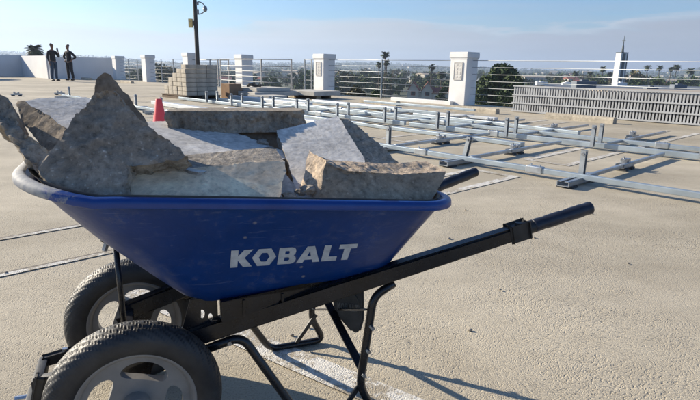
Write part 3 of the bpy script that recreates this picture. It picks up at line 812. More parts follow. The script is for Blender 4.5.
chunk('tallest dark grey slab standing on edge, its jagged left side above the barrow front', [(40, 178), (38, 170), (41, 161), (49, 154), (53, 149), (56, 144), (63, 135), (66, 128), (75, 114), (79, 113), (84, 107), (90, 98), (95, 92), (99, 93), (104, 89), (114, 91), (121, 98), (131, 109), (141, 118), (154, 129), (168, 140), (180, 149), (188, 156), (176, 161), (150, 163), (127, 165), (129, 180), (131, 198), (100, 198), (72, 196), (54, 190)],
      [(60, 190, -.212), (130, 196, -.250), (104, 92, -.11)], .05, DK, 1, jit=.007, rough=.008, relief=.0055)
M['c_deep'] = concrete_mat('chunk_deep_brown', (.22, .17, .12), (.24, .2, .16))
chunk('narrow dark slab leaning with its pointed corner up, behind the tallest slab', [(94, 96), (95, 86), (97, 80), (101, 76), (105, 73), (110, 76), (115, 81), (123, 90), (131, 100), (146, 120), (150, 140), (110, 135), (100, 110)],
      [(103, 76, -.01), (147, 121, -.07), (95, 110, -.04)], .03, (M['c_deep'], M['c_dark_b']), 2, relief=.003)
chunk('added dark slab standing in for the shadow gap under the one with the long rough edge', [(184, 127), (215, 124), (260, 124), (302, 122), (304, 150), (290, 172), (230, 165), (196, 150)],
      [(190, 128, .17), (300, 126, .17), (250, 160, .11)], .04, (M['c_deep'], M['c_deep']), 13)  # extra slab, added so the see-through gap turns dark like deep shadow
chunk('brown slab tilted to the right, wedged left of the tallest slab', [(16, 104), (18, 100), (24, 101), (27, 104), (46, 114), (66, 129), (66, 142), (62, 152), (58, 160), (40, 144), (22, 122)],
      [(18, 103, .06), (66, 131, -.06), (40, 150, -.06)], .045, BR, 3, relief=.0016)
chunk('jagged rough piece overhanging the front lip, leftmost in the barrow', [(-14, 84), (0, 93), (13, 106), (18, 124), (30, 137), (51, 152), (62, 164), (66, 194), (52, 183), (38, 173), (22, 154), (2, 128), (-12, 116)],
      [(0, 95, .0), (51, 154, -.13), (36, 170, -.15)], .055, (M['c_dark_b'], M['c_dark_b']), 4, rough=.008, jit=.005, relief=.010)
chunk('pale flat slab lying behind the brown tilted one at the barrow front', [(20, 102), (40, 98), (62, 98), (86, 97), (98, 102), (94, 122), (75, 140), (62, 130), (40, 114)],
      [(22, 101, .16), (88, 98, .20), (66, 132, .0)], .04, LT, 5)
chunk('largest pale slab lying nearly flat across the middle of the heap', [(140, 122), (165, 121), (190, 122), (204, 125), (214, 124), (232, 131), (250, 138), (270, 146), (284, 151), (287, 158), (262, 162), (200, 172), (180, 168), (158, 150), (140, 134)],
      [(150, 122, .17), (284, 152, .0), (190, 160, -.12)], .04, LT, 6, jit=.006)
chunk('long tan block along the near rim, below the largest pale slab', [(129, 173), (160, 171), (200, 167), (240, 163), (270, 160), (285, 161), (286, 172), (282, 182), (280, 200), (131, 200)],
      [(130, 197, -.250), (281, 198, -.272), (200, 167, -.172)], .075, TN, 7, rough=.007, exdir=(0, 1, .22), jit=.0015)
chunk('dark slab with a long rough broken edge, at the back of the heap', [(167, 124, .13), (176, 119, .13), (188, 116, .13), (205, 111, .135), (225, 112, .14), (240, 110, .14), (270, 110, .14), (292, 111, .14), (298, 117, .15), (303, 119, .2), (300, 112, .24), (294, 108.5, .26), (210, 108.5, .26), (180, 114, .24)],
      [(205, 111, .135), (292, 111, .14), (240, 107.8, .26)], .058, (M['c_dark'], M['c_dark_b']), 8, rough=.012, jit=.009, exdir=(0, -.05, -1))
chunk('pale smooth slab tilted toward the camera, right of the middle', [(276, 130), (297, 126), (318, 120), (338, 116), (343, 124), (353, 141), (365, 159), (366, 172), (345, 184), (322, 200), (298, 200), (296, 190), (288, 162)],
      [(277, 132, .07), (338, 117, .11), (306, 197, -.22)], .03, LT, 9, rough=.004, jit=.0022)
chunk('brown slab with a pebbly broken edge, right of the tilted pale slab', [(338, 118), (350, 121), (362, 130), (376, 141), (390, 154), (404, 168), (408, 180), (372, 180), (362, 160), (350, 140)],
      [(340, 119, .13), (402, 168, -.03), (368, 172, -.06)], .06, (M['c_brown_b'], M['c_brown_b']), 10, rough=.007, jit=.006, relief=.007)
chunk('long brown chunk with a flat front face, at the rear right rim', [(326, 160), (334, 167), (350, 171), (372, 173), (395, 174), (420, 173), (446, 171), (444, 179), (437, 190), (432, 200), (318, 200), (319, 195), (323, 176)],
      [(316, 198, -.262), (434, 195, -.255), (345, 170, -.225)], .075, BR, 11, rough=.006, jit=.003, exdir=(-.22, 1, .18), relief=.003)
chunk('small pale wedge between the tan block and the long brown chunk', [(282, 170), (290, 178), (298, 190), (304, 208), (276, 208), (278, 188)],
      [(282, 175, -.15), (298, 192, -.2), (280, 198, -.22)], .03, LT, 12)
# bits of concrete fallen on the deck
rnd = random.Random(12)
for k in range(16):
    b = MB(); bmesh.ops.create_icosphere(b.bm, subdivisions=2, radius=.005+.006*rnd.random())
    for q in b.bm.verts: q.co *= 1+.5*noise.noise(q.co*120+Vector((k*5, 0, 0)))
    o = b.build('concrete_crumb', M['c_light_b'], smooth=True); o.location = (rnd.uniform(-1.5, 1.6), rnd.uniform(1.35, 3.4), .005); o.scale = (1.2, 1, .7); tag(o, 'tiny grey crumb of concrete lying on the deck', 'crumb', 'crumbs on the deck')
# loose crumbs among the slabs
rnd = random.Random(4)
me = None
for k, (u, v, y) in enumerate(((290, 196, -.25), (300, 193, -.2), (270, 150, .02), (262, 143, .06), (308, 190, -.24), (420, 188, -.2), (68, 160, -.1), (120, 165, -.18))):
    b = MB(); bmesh.ops.create_icosphere(b.bm, subdivisions=3, radius=.012)
    for q in b.bm.verts: q.co *= 1+.5*noise.noise(q.co*90+Vector((k*5, 0, 0)))+.25*noise.noise(q.co*260)
    o = b.build('concrete_crumb', M['c_light_b'], smooth=True); p = bl(u, v, y); o.location = BO+BL*p.x+BA*p.y+Vector((0, 0, p.z)); o.scale = (1.3, 1, .8); tag(o, 'small grey crumb of concrete lodged between the slabs', 'crumb', 'crumbs between the slabs')

# ================================================================== PERIMETER
def pthing(name, label, cat, p, w, z=0, group=None, rot=0): return thing(name, label, cat, pw(p, w, z), GA+rot, group)
PILL = [(-8.28, 'white square pillar with a relief plaque, nearest of the row along the roof edge', 1.34),
        (-13.85, 'white square pillar with a relief plaque, right of the framed railing', 1.32),
        (-18.75, 'white square pillar standing behind the framed railing', 1.32),
        (-23.2, 'white square pillar rising behind the block pile and lamp pole', 1.42),
        (-27.75, 'white square pillar standing alone left of the block pile', 1.34),
        (-31.75, 'white square pillar at the right end of the white parapet wall', 1.30)]
for i, (p, lab, h) in enumerate(PILL):
    t = pthing('pillar', lab, 'pillar', p, 12.05, 0, 'white pillars along the roof edge')
    b = MB(); b.box((0, 0, (h-.14)/2), (.50, .50, h-.14), bev=.008); b.build('shaft', M['white'], t)
    b = MB(); b.box((0, 0, h-.155), (.525, .525, .03), bev=.006); b.box((0, 0, h-.08), (.555, .555, .12), bev=.012); b.prism([(-.27, -.27, h-.02), (.27, -.27, h-.02), (.27, .27, h-.02), (-.27, .27, h-.02)], (0, 0, .03))
    b.build('cap', M['white'], t)
    if i < 2:
        b = MB(); b.box((-.0, -.256, h-.47), (.27, .012, .46), bev=.004); q = b.build('plaque', M['plaque'], t)
        b = MB(); b.box((0, -.266, h-.255), (.24, .008, .012)); b.box((0, -.266, h-.685), (.24, .008, .012)); b.box((-.125, -.266, h-.47), (.012, .008, .44)); b.box((.125, -.266, h-.47), (.012, .008, .44))
        for k in range(4):
            for j in (-1, 1): b.box((j*.048+.01*((k*j) % 2), -.2635, h-.315-k*.10), (.075-.015*(k % 2), .007, .055+.012*(k % 3)), rot=Matrix.Rotation(.12*(k-1.5)*j, 3, 'Y'), bev=.003)
        b.build('relief', M['plaque'], q)
def railing(p0, p1, label, framed=False, posts=None, w=12.02, m='cable', zs=None):
    t = pthing('railing', label, 'railing', p0, w, 0, 'railings along the roof edge'); L_ = p1-p0
    zs = zs or [.12+.17*k for k in range(7)]
    for z in zs:
        r = .006 if not framed else .014
        if z == zs[-1]: r *= 1.25
        b = MB(); b.tube([(0, 0, z), (L_, 0, z)], r, 8); b.build('rail', M[m], t, smooth='all')
    for x in (posts or []):
        b = MB(); b.box((x, .0, .575), (.035 if framed else .022, .045, 1.15)); b.build('post', M['rail' if framed else 'cable'], t)
    return t
railing(-8.0, 6.0, 'thin steel cables running over the grey slatted screen', posts=[13.9])
railing(-13.58, -8.55, 'thin steel cables between the two pillars with plaques', posts=[2.4])
railing(-14.9, -14.12, 'short pale rails just left of the second pillar with plaque', posts=[.05, .42], m='rail')
railing(-19.7, -14.98, 'large framed steel railing in front of the third pillar', True, posts=[.0, 2.9, 4.7], m='rail', w=11.55, zs=[.14, .33, .52, .71, .9, 1.14])
railing(-22.9, -19.8, 'white ladder-like railing between block pile and framed railing', True, posts=[1.55, 2.2, 3.05], m='rail', zs=[.14, .33, .52, .71, .9, 1.12])
railing(-27.45, -23.5, 'pale horizontal rails left of the block pile', posts=[1.3, 2.6], m='rail')
railing(-31.45, -28.05, 'pale horizontal rails between the two farthest pillars', posts=[1.2, 2.4], m='rail')
# slatted grey screen
t = pthing('slatted_screen', 'long grey slatted screen standing on the deck at right', 'screen', -6.22, 11.1)
L_ = 13.0; b = MB(); x = 0
while x < L_:
    b.box((x, 0, .30), (.030, .03, .56)); x += .058
b.build('slats', M['grille'], t)
for z in (.03, .205, .38, .575):
    MB().box((L_/2-.04, -.012, z), (L_, .05, .030)).build('cross_rail', M['grille'], t)
MB().box((L_/2, .16, .27), (L_, .04, .52)).build('added_gap_shade', mat('gap_shade_dark', (.035, .035, .04), (.025, .025, .03), .9), t)  # dark sheet added behind the slats; its colour stands in for shade between them
# wheel stops
for p, lab in ((-9.5, 'concrete wheel stop between the two plaque pillars'), (-6.7, 'concrete wheel stop in front of the nearest pillar'),
               (-4.3, 'concrete wheel stop in front of the slatted screen'), (-12.55, 'concrete wheel stop in front of the second plaque pillar'),
               (-25.9, 'concrete wheel stop right of the lone far pillar'), (-28.2, 'concrete wheel stop in front of the lone far pillar'), (-31.4, 'concrete wheel stop by the end of the white parapet wall')):
    b = MB(); l = 1.3; rnd = random.Random(int(p*10))
    prof = [(-.085, 0), (-.080, .07), (-.055, .115), (.055, .115), (.080, .07), (.085, 0)]; n = 26; rings = []
    for i in range(n+1):
        x = -l/2+l*i/n; rings.append([b.bm.verts.new((x, y+.004*noise.noise(Vector((x*5, y*9, p))), z+(.006*noise.noise(Vector((x*6, y*9, p+3))) if z else 0))) for y, z in prof])
    for A_, B_ in zip(rings, rings[1:]):
        for k in range(5): b.bm.faces.new((A_[k], A_[k+1], B_[k+1], B_[k]))
    b.bm.faces.new(rings[0]); b.bm.faces.new(rings[-1][::-1])
    o = b.build('wheel_stop', M['stop']); o.location = pw(p, 10.15); o.rotation_euler.z = GA
    tag(o, lab, 'wheel stop', 'concrete wheel stops')
o = MB().box((0, 0, .05), (2.1, .14, .10), bev=.01).build('white_kerb', M['white']); o.location = pw(-9.4, 11.72); o.rotation_euler.z = GA
tag(o, 'low white kerb under the cables left of the nearest pillar', 'kerb')
# white parapet walls at the left
o = MB().box((0, 0, .60), (.22, 3.4, 1.20), bev=.01).build('parapet_wall', M['white_wall']); o.location = pw(-33.2, 10.5); o.rotation_euler.z = GA
tag(o, 'white parapet wall behind the two standing men', 'wall')
o = MB().box((0, 0, .62), (5.4, .22, 1.24), bev=.01).build('parapet_wall', M['white_wall']); o.location = pw(-36.0, 8.85); o.rotation_euler.z = GA
tag(o, 'short sunlit parapet wall, seen left of the first man', 'wall')
o = MB().box((0, 0, .64), (.22, 16, 1.28), bev=.01).build('parapet_wall', M['white_wall']); o.location = pw(-38.8, .85); o.rotation_euler.z = GA
tag(o, 'shaded white parapet wall at the far left beside the parked car', 'wall')

# ---------------- pile of blocks on a pallet
def lb(o, p, w, z, r=0): o.location = pw(p, w, z); o.rotation_euler.z = GA+r
t = pthing('pallet', 'dark wooden pallet under the pile of concrete blocks', 'pallet', -13.85, 7.16)
MB().box((0, 0, .092), (1.4, 1.05, .018)).build('top_boards', M['wood'], t)
for y in (-.46, 0, .46): MB().box((0, y, .042), (1.4, .09, .08)).build('runner', M['wood'], t)
rnd = random.Random(5); bp = None; BW, BPp, BH = .31, .255, .114
b = MB(); b.box((0, 0, BH/2), (BPp-.008, BW-.008, BH-.006), bev=.008); bproto = b.bm
me = bpy.data.meshes.new('concrete_block'); bmesh.ops.recalc_face_normals(bproto, faces=bproto.faces); bproto.to_mesh(me); bproto.free(); me.materials.append(M['block'])
cols = [5, 5, 4, 4, 3, 2, 1]
for c, nc in enumerate(cols):
    for i in range(nc):
        for j in range(3):
            if not (i == 0 or j == 0 or i == nc-1 or c == 6 or i >= cols[min(6, c+1)]): continue
            o = bpy.data.objects.new('concrete_block', me); COL.objects.link(o)
            lb(o, -13.16-BPp*(i+.5)+rnd.uniform(-.012, .012)-(0 if i < nc-1 else rnd.uniform(-.03, .03)), 6.68+BW*(j+.5)+rnd.uniform(-.006, .006), .102+c*BH, rnd.uniform(-.02, .02))
            tag(o, 'tan concrete block in the stepped pile on the pallet', 'block', 'concrete blocks in the stepped pile')
o = MB().box((0, 0, .2), (.38, .42, .40), bev=.006).build('cardboard_box', M['card']); lb(o, -13.35, 8.15, 0, .1)
f = MB().box((0, 0, .402), (.36, .05, .004)).build('tape', M['roof_tan'], o); tag(o, 'brown cardboard box on the deck beside the block pile', 'box')
# flat concrete slabs lying right of the box
for k, (p, w, sz, z, lab) in enumerate(((-12.9, 9.0, (1.15, 1.5, .11), .09, 'lower pale slab lying right of the cardboard box'), (-13.1, 9.05, (1.0, 1.2, .10), .205, 'upper pale slab stacked right of the cardboard box'),
                                       (-12.4, 10.3, (1.3, 1.1, .13), .10, 'thick pale slab at the right end of the slab stacks'), (-12.1, 8.5, (.9, .6, .09), .05, 'small slab in front of the stacked slabs'))):
    o = MB().box((0, 0, sz[2]/2), sz, bev=.012).build('concrete_slab', M['slab_p']); lb(o, p, w, z, .05*k); tag(o, lab, 'slab', 'loose slabs by the block pile')
for k, (p, w) in enumerate(((-12.9, 8.6), (-12.9, 9.4), (-12.4, 10.05), (-12.4, 10.6), (-12.1, 8.5))):
    o = MB().box((0, 0, .045 if k < 4 else .024), (.95 if k < 4 else .5, .09, .09 if k < 4 else .048)).build('timber_bearer', M['wood']); lb(o, p, w, 0); tag(o, 'dark timber bearer under the pale slabs', 'timber', 'bearers under the slabs')
# coil of cable on the slabs
b = MB(); pts = []
for i in range(150):
    a = i/150*2*PI*4; r = .22+.03*math.sin(i*.9); pts.append((r*math.cos(a), r*.8*math.sin(a), .02+.02*(i/50)+.02*math.sin(i*.5)))
o = tag(b.tube(pts, .012, 6).build('cable_coil', M['dark_rub'], smooth='all'), 'dark cable coiled on the upper pale slab', 'cable'); lb(o, -13.25, 8.85, .306)

# ---------------- lamp pole
p_ = at(199, 90, 24); t = thing('lamp_pole', 'tall dark pole with lamp head, camera and yellow box behind the block pile', 'lamp pole', (p_.x, 24, 0), .0)
b = MB(); b.tube([(0, 0, 0), (0, 0, 3.78)], [.095, .08], 16); b.build('mast', M['pole'], t, smooth=True)
b = MB(); b.box((0, 0, .02), (.34, .34, .04), bev=.006); b.build('base_plate', M['pole'], t)
b = MB(); b.bar((0, 0, 3.70), (.35, 0, 3.76), .06, .06); b.build('arm', M['pole'], t)
b = MB(); b.box((.52, 0, 3.77), (.52, .26, .09), bev=.02); b.box((.52, 0, 3.72), (.40, .2, .02)); b.build('lamp_head', M['pole'], t)
b = MB(); b.box((-.21, -.03, 2.64), (.17, .13, .36), bev=.015); yb_ = b.build('control_box', M['yellow'], t)
b = MB(); b.box((-.115, 0, 2.64), (.05, .06, .2)); b.box((-.21, -.1, 2.72), (.1, .006, .03)); b.build('box_fitting', M['grey_dev'], yb_)
b = MB(); b.box((.11, 0, 3.45), (.09, .1, .14), bev=.01); b.box((.11, 0, 3.11), (.08, .1, .22), bev=.01); cm = b.build('camera_mount', M['grey_dev'], t, smooth=True)
pts = [(.13+.30*math.sin(a)*1.0, 0, 3.27+.25*math.cos(a)) for a in [PI*i/14 for i in range(15)]]
b = MB(); b.tube(pts, .022, 8); b.build('conduit', M['grey_dev'], cm, smooth='all')
b = MB(); b.lathe([(0, .10), (.06, .10), (.085, .05), (.09, -.02), (.10, -.03), (.085, -.045), (.07, -.10), (.03, -.135), (0, -.14)], (.43, 0, 3.25)); b.build('dome_camera', M['grey_dev'], cm, smooth='all')

# ---------------- cone
c_ = None
x, y = (-2.50, 6.95); t = thing('traffic_cone', 'bright red traffic cone on the deck behind the wheelbarrow', 'cone', (x, y, 0))
b = MB(); b.lathe([(.026, .445), (.034, .45), (.040, .435), (.108, .035), (.114, .03)], n=32); b.lathe([(.026, .445), (.024, .40)], n=32); b.build('body', M['cone'], t, smooth=True)
b = MB(); b.box((0, 0, .016), (.30, .30, .032), bev=.008); b.build('base', M['cone'], t)

# ---------------- solar racking on the deck
ZR = .085
def rail(p0, w0, p1, w1, z, lab, wd=.05, h=.05, m='alu', cat='rail', name='rack_rail', couplers=()):
    A_, B_ = pw(p0, w0, z), pw(p1, w1, z); L_ = (B_-A_).length; ang = math.atan2((B_-A_).y, (B_-A_).x)
    t = thing(name, lab, cat, (A_.x, A_.y, 0), ang, 'aluminium rack rails')
    b = MB(); b.box((L_/2, 0, z), (L_, wd, h), bev=min(wd, h)*.12); b.build('beam', M[m], t)
    for x in couplers:
        b = MB(); b.box((x, 0, z), (.15, wd+.018, h+.018), bev=.008)
        for d_ in (-.04, .04): b.lathe([(0, z+h/2+.024), (.009, z+h/2+.024), (.009, z+h/2)], (x+d_, 0, 0), n=6)
        b.build('coupler', M['zinc'], t)
    return t
rail(-15.3, 4.30, 1.3, 4.30, .062, 'nearest long galvanised rail of the rack, low across the deck', .045, .045, couplers=(2.2, 6.1, 9.7, 11.9, 13.15, 14.6))
rail(-5.4, 6.50, 1.5, 6.50, .050, 'bright top rail between the paired posts, right part', .055, .06, couplers=(1.5, 4.1))
rail(-13.2, 6.50, -5.5, 6.50, .050, 'bright top rail between the paired posts, left part', .055, .06, couplers=(2.5, 5.6))
rail(-12.4, 7.20, 1.3, 7.20, .045, 'lower rail just behind the paired posts', .06, .05, couplers=(3.2, 7.1, 10.4))
rail(-5.9, 5.98, -3.15, 5.92, .03, 'loose pale beam lying in front of the paired posts', .10, .05)
rail(-6.6, 8.05, -3.2, 7.62, .05, 'loose bright beam ending behind the middle pair of posts', .07, .05)
rail(-12.0, 8.35, -6.2, 8.3, .08, 'farthest long rail on the left of the rack', .06, .06)
rail(-9.6, 5.75, -6.4, 5.45, .04, 'wide pale beam lying behind the concrete heap', .16, .07, 'alu_flat')
rail(-10.6, 8.9, -7.6, 8.75, .05, 'wide pale beam lying near the second plaque pillar', .18, .09, 'alu_flat')
rail(-13.0, 7.95, -9.6, 7.9, .05, 'wide pale beam lying in front of the loose slabs', .22, .10, 'alu_flat')
rail(-11.9, 5.25, -8.3, 5.1, .05, 'wide pale beam lying beside the red cone', .16, .08, 'alu_flat')
rail(-7.9, 6.1, -5.3, 5.95, .03, 'short pale beam lying just in front of the left paired posts', .09, .05)
rail(-10.2, 7.62, -4.9, 7.5, .06, 'slim bright rail lying between the two long back rails', .045, .045, couplers=(2.0,))
rail(-8.8, 8.6, -5.2, 8.7, .04, 'pale flat beam lying farthest behind the middle pairs', .12, .05, 'alu_flat')
rail(-9.0, 6.95, -6.3, 6.85, .11, 'loose bright rail laid on top of the rack left of the middle', .05, .04)
rail(-7.2, 4.85, -4.9, 5.0, .03, 'short dull beam lying right behind the concrete heap', .08, .05)
rail(-9.2, 9.3, -6.0, 9.22, .12, 'raised thin rail behind the loose wide beams', .05, .05)
def post(p, w, h, lab, lean=0, foot=True, group='single rack posts'):
    t = pthing('rack_post', lab, 'post', p, w, 0, group)
    b = MB(); rot = Matrix.Rotation(lean, 3, 'Y')
    zc = .035
    for s_ in (-1, 1): b.box(Vector((0, 0, zc))+rot @ Vector((0, s_*.020, h/2)), (.038, .005, h), rot)
    b.box(Vector((0, 0, zc))+rot @ Vector((-.021, 0, h/2)), (.004, .036, h), rot)
    b.build('upright', M['zinc'], t)
    b = MB(); q = Vector((0, 0, zc))+rot @ Vector((0, 0, h-.03)); b.lathe([(0, -.033), (.012, -.033), (.012, .033), (0, .033)], q, 'y', 8); b.build('bolt', M['bolt'], t)
    if foot:
        b = MB(); b.box((0, -.06, .018), (.10, .56, .006)); 
        for s_ in (-1, 1): b.box((s_*.047, -.06, .034), (.006, .56, .036)); b.box((s_*.028, -.06, .054), (.03, .56, .005))
        b.build('base_channel', M['zinc'], t)
        b = MB()
        b.bm.free()
        for y in (-.26, .14): MB().box((0, y, .007), (.13, .10, .014)).build('rubber_pad', M['dark_rub'], t)
    return t
names1 = ['post of the nearest rail nearest the right edge of the photo', 'single post on the nearest rail, right of the barrow grips', 'leaning single post on the nearest rail above the far barrow grip', 'single post on the nearest rail beside the rubble at the rear rim',
          'single post hidden behind the rubble heap']
near = [(-.62, 0), (-1.77, 0), (-2.92, .2), (-3.92, 0)]
for (p, ln), lab in zip(near, names1): post(p, 4.36, .235, lab, ln)
for p, q in ((-9.6, 'just right of the red cone'), (-10.75, 'just left of the red cone'), (-14.9, 'far left, above the tallest slab')): post(p, 4.36, .26, 'single post on the nearest rail, '+q, 0)
prs = ['at the right edge of the photo', 'right of the middle of the rack', 'above the far grip of the barrow', 'below the nearest pillar', 'left of the nearest pillar', 'behind the brown slab', 'below the second plaque pillar', 'in front of the loose slabs', 'left of the loose slabs', 'beside the cardboard box']
P2 = [-1.40, -2.52, -3.66, -4.80, -5.86, -7.0, -8.15, -9.3, -10.5, -11.6]
for p, lab in zip(P2, prs):
    for w, q in ((6.40, 'nearer'), (6.70, 'farther')):
        post(p+(0 if w < 6.5 else -.03), w, .255, q+' post of the pair '+lab, 0, foot=False, group='paired rack posts')
# cross beams and feet
def foot_block(p, w, lab, z=0):
    t = pthing('clamp_stand', lab, 'clamp', p, w, z, 'small rack feet with clamps')
    b = MB(); b.box((0, 0, .03), (.085, .26, .006)); b.box((-.04, 0, .045), (.005, .26, .036)); b.box((.04, 0, .045), (.005, .26, .036)); b.build('channel', M['zinc'], t)
    for y in (-.08, .08): MB().box((0, y, .012), (.11, .07, .024)).build('rubber_pad', M['dark_rub'], t)
    b = MB(); b.box((0, -.045, .085), (.05, .05, .05), bev=.006); b.box((0, .05, .082), (.05, .045, .045), bev=.006); b.box((0, .0, .075), (.03, .11, .02)); b.tube([(0, -.045, .1), (0, -.045, .13)], .008, 6); b.build('clamp', M['bolt'], t)
def cross(p, w0, w1, z, lab):
    rail(p, w0, p, w1, z, lab, .032, .032, 'zinc', 'beam', 'cross_beam')
labs = ['first cross beam from the right, running back from the near rail', 'second cross beam from the right, behind the leaning grip shadow', 'third cross beam from the right, from the leaning post back', 'fourth cross beam from the right, near the rubble']
for k, p in enumerate((-.62, -1.77, -2.92, -3.92)):
    cross(p+.02, 4.45, 6.38, .052, ['rightmost', 'second from right', 'third from right', 'fourth from right'][k]+' thin cross beam between the near rail and paired posts')
    foot_block(p-.0, 5.32, ['rightmost', 'second from right', 'third from right', 'fourth from right'][k]+' small clamp foot between the near rail and the paired posts')
for k, p in enumerate(P2[:8]):
    cross(p+.05, 6.75, 8.9, .05, 'thin cross beam running back from the pair of posts '+prs[k])
    if k in (1, 2, 3, 5): foot_block(p-.08, 7.95, 'small clamp foot behind the pair of posts '+prs[k])
for (p, w, l) in ((-16.4, 3.5, 'farther left small foot lying alone on the deck'), (-16.6, 4.6, 'small foot lying alone below the two men'), (-14.6, 5.6, 'small foot lying left of the block pile')):
    foot_block(p, w, l)

# ---------------- the two men
def skin(name, verts, edges, m, parent, sub=2, root=0):
    me = bpy.data.meshes.new(name); me.from_pydata([v[0] for v in verts], edges, []); o = bpy.data.objects.new(name, me); COL.objects.link(o); o.parent = parent
    md = o.modifiers.new('s', 'SKIN'); md.use_smooth_shade = True
    for i, v in enumerate(verts):
        r = v[1]; sv = me.skin_vertices[0].data[i]; sv.radius = r if isinstance(r, tuple) else (r, r); sv.use_root = (i == root)
    s = o.modifiers.new('d', 'SUBSURF'); s.levels = sub; s.render_levels = sub
    me.materials.append(m); bpy.context.view_layer.update(); bake(o)
    for p in o.data.polygons: p.use_smooth = True
    return o
def chain(V, E, start, pts):
    i = start
    for p in pts: V.append(p); E.append((i, len(V)-1)); i = len(V)-1
    return i
def man(label, loc, rot, arms, top, legs_m, extra=None, headturn=0, hgt=1.0, step=.10):
    t = thing('person', label, 'person', loc, rot); t.scale = (hgt,)*3
    # body: one surface.  Faces -Y
    V = [((0, .0, .96), (.125, .095))]; E = []
    ch = chain(V, E, 0, [((0, .01, 1.10), (.125, .09)), ((0, .0, 1.25), (.14, .095)), ((0, .01, 1.40), (.13, .085))])
    nk = chain(V, E, ch, [((0, .0, 1.50), .05), ((0, -.01, 1.56), .052)])
    hd = chain(V, E, nk, [((0, -.018, 1.625), (.070, .088)), ((0, -.008, 1.70), (.076, .092)), ((0, 0, 1.755), (.05, .06))])
    AV = []
    for s_, (el, wr, palm, curl) in zip((-1, 1), arms):
        sh = chain(V, E, ch, [((s_*.115, .01, 1.41), .065), ((s_*.19, .01, 1.385), .055)])
        e = chain(V, E, sh, [(tuple((Vector((s_*.19, .01, 1.385))+Vector(el))/2), .046), (el, .04), (tuple((Vector(el)+Vector(wr))/2), .036), (wr, .026), (palm, (.036, .018))])
        d = (Vector(palm)-Vector(wr)).normalized(); cv = Vector(curl).normalized(); side = d.cross(cv).normalized()
        for k in range(4):
            f0 = Vector(palm)+side*(.027-.018*k)+d*.035; ln = (.068, .078, .074, .058)[k]
            chain(V, E, e, [(tuple(f0), .0085), (tuple(f0+d*ln*.5+cv*.006), .008), (tuple(f0+d*ln*.85+cv*.03), .007)])
        th = Vector(palm)-d*.015+side*.038
        chain(V, E, e, [(tuple(th), .010), (tuple(th+side*.018+d*.035), .009), (tuple(th+side*.014+d*.058+cv*.012), .008)])
        AV.append((el, wr))
    for s_ in (-1, 1):
        chain(V, E, 0, [((s_*.095, 0, .88), .088), ((s_*(.095+step*.25), -.01, .50), .058), ((s_*(.10+step*.4), .02, .28), .052), ((s_*(.105+step*.5), .02, .09), .038), ((s_*(.115+step*.6), -.12, .04), .036)])
    body = skin('body', V, E, M['skin'], t)
    # face
    b = MB(); b.lathe([(0, -.105), (.010, -.100), (.014, -.088)], (0, 0, 1.655), 'y', 8); b.box((0, -.098, 1.605), (.045, .012, .012), bev=.003)
    for s_ in (-1, 1): b.lathe([(0, .012), (.02, .0), (.024, -.006), (0, -.01)], (0, 0, 1.655), 'y', 8) if False else b.box((s_*.078, .0, 1.655), (.014, .034, .055), bev=.006)
    b.build('face_features', M['skin'], body, smooth='all')
    b = MB()
    for s_ in (-1, 1): b.lathe([(0, -.098), (.009, -.096), (.011, -.088)], (s_*.031, 0, 1.68), 'y', 8)
    b.build('eyes', M['hair'], body)
    hv = [((0, .035, 1.655), (.070, .062)), ((0, .02, 1.72), (.083, .088)), ((0, -.01, 1.775), (.068, .075))]
    skin('hair', hv, [(0, 1), (1, 2)], M['hair'], t)
    # jacket
    V = [((0, .0, .92), (.165, .13))]; E = []
    ch = chain(V, E, 0, [((0, .005, 1.02), (.16, .125)), ((0, .01, 1.15), (.155, .12)), ((0, .0, 1.28), (.17, .125)), ((0, .01, 1.40), (.155, .11))])
    chain(V, E, ch, [((0, .01, 1.485), .078)])
    for s_, (el, wr) in zip((-1, 1), AV):
        sh = chain(V, E, ch, [((s_*.125, .01, 1.405), .085), ((s_*.20, .01, 1.375), .075)])
        w2 = Vector(el).lerp(Vector(wr), .88)
        chain(V, E, sh, [(tuple((Vector((s_*.20, .01, 1.375))+Vector(el))/2), .064), (el, .058), (tuple(w2), .042)])
    skin('jacket', V, E, top, t)
    V = [((0, 0, .97), (.14, .11))]; E = []
    for s_ in (-1, 1):
        chain(V, E, 0, [((s_*.10, 0, .86), .108), ((s_*(.095+step*.25), -.01, .50), .075), ((s_*(.10+step*.4), .02, .28), .068), ((s_*(.105+step*.5), .02, .09), .062)])
    skin('trousers', V, E, legs_m, t)
    for s_ in (-1, 1):
        x = s_*(.11+step*.55); skin('shoe', [((x, .06, .048), .045), ((x, -.04, .048), .048), ((x+s_*.012, -.17, .042), (.045, .038))], [(0, 1), (1, 2)], M['shoe'], t)
    return t
g1 = (-14.75, 26.9); g2 = (-14.35, 27.5)
p_ = CAM; q = ray(55.2, 81); k = -CAM_H/q.z; m1 = (q.x*k, q.y*k, 0)
q = ray(71, 80.6); k = -CAM_H/q.z; m2 = (q.x*k, q.y*k, 0)
arms1 = [((-.25, .03, 1.12), (-.25, -.05, .90), (-.25, -.07, .82), (.3, -1, 0)), ((.25, -.13, 1.14), (.13, -.26, 1.36), (.11, -.25, 1.44), (-1, 0, 0))]
man1 = man('man in black jacket and blue jeans seen from the side, raising a phone', m1, R(68), arms1, M['jacket'], M['jeans'], step=.04, hgt=1.0)
o = MB().box((0, 0, 0), (.012, .075, .15), bev=.006).build('phone', M['phone']); tag(o, 'black phone held up by the man in blue jeans', 'phone')
o.rotation_euler = (0, 0, R(68)+.5); pp = Matrix.Rotation(R(68), 3, 'Z') @ Vector((.085, -.27, 1.50)); o.location = Vector(m1)+pp
arms2 = [((-.44, .06, 1.16), (-.235, .0, 1.03), (-.19, -.05, .98), (.5, -.6, -.3)), ((.44, .06, 1.16), (.235, .0, 1.03), (.19, -.05, .98), (-.5, -.6, -.3))]
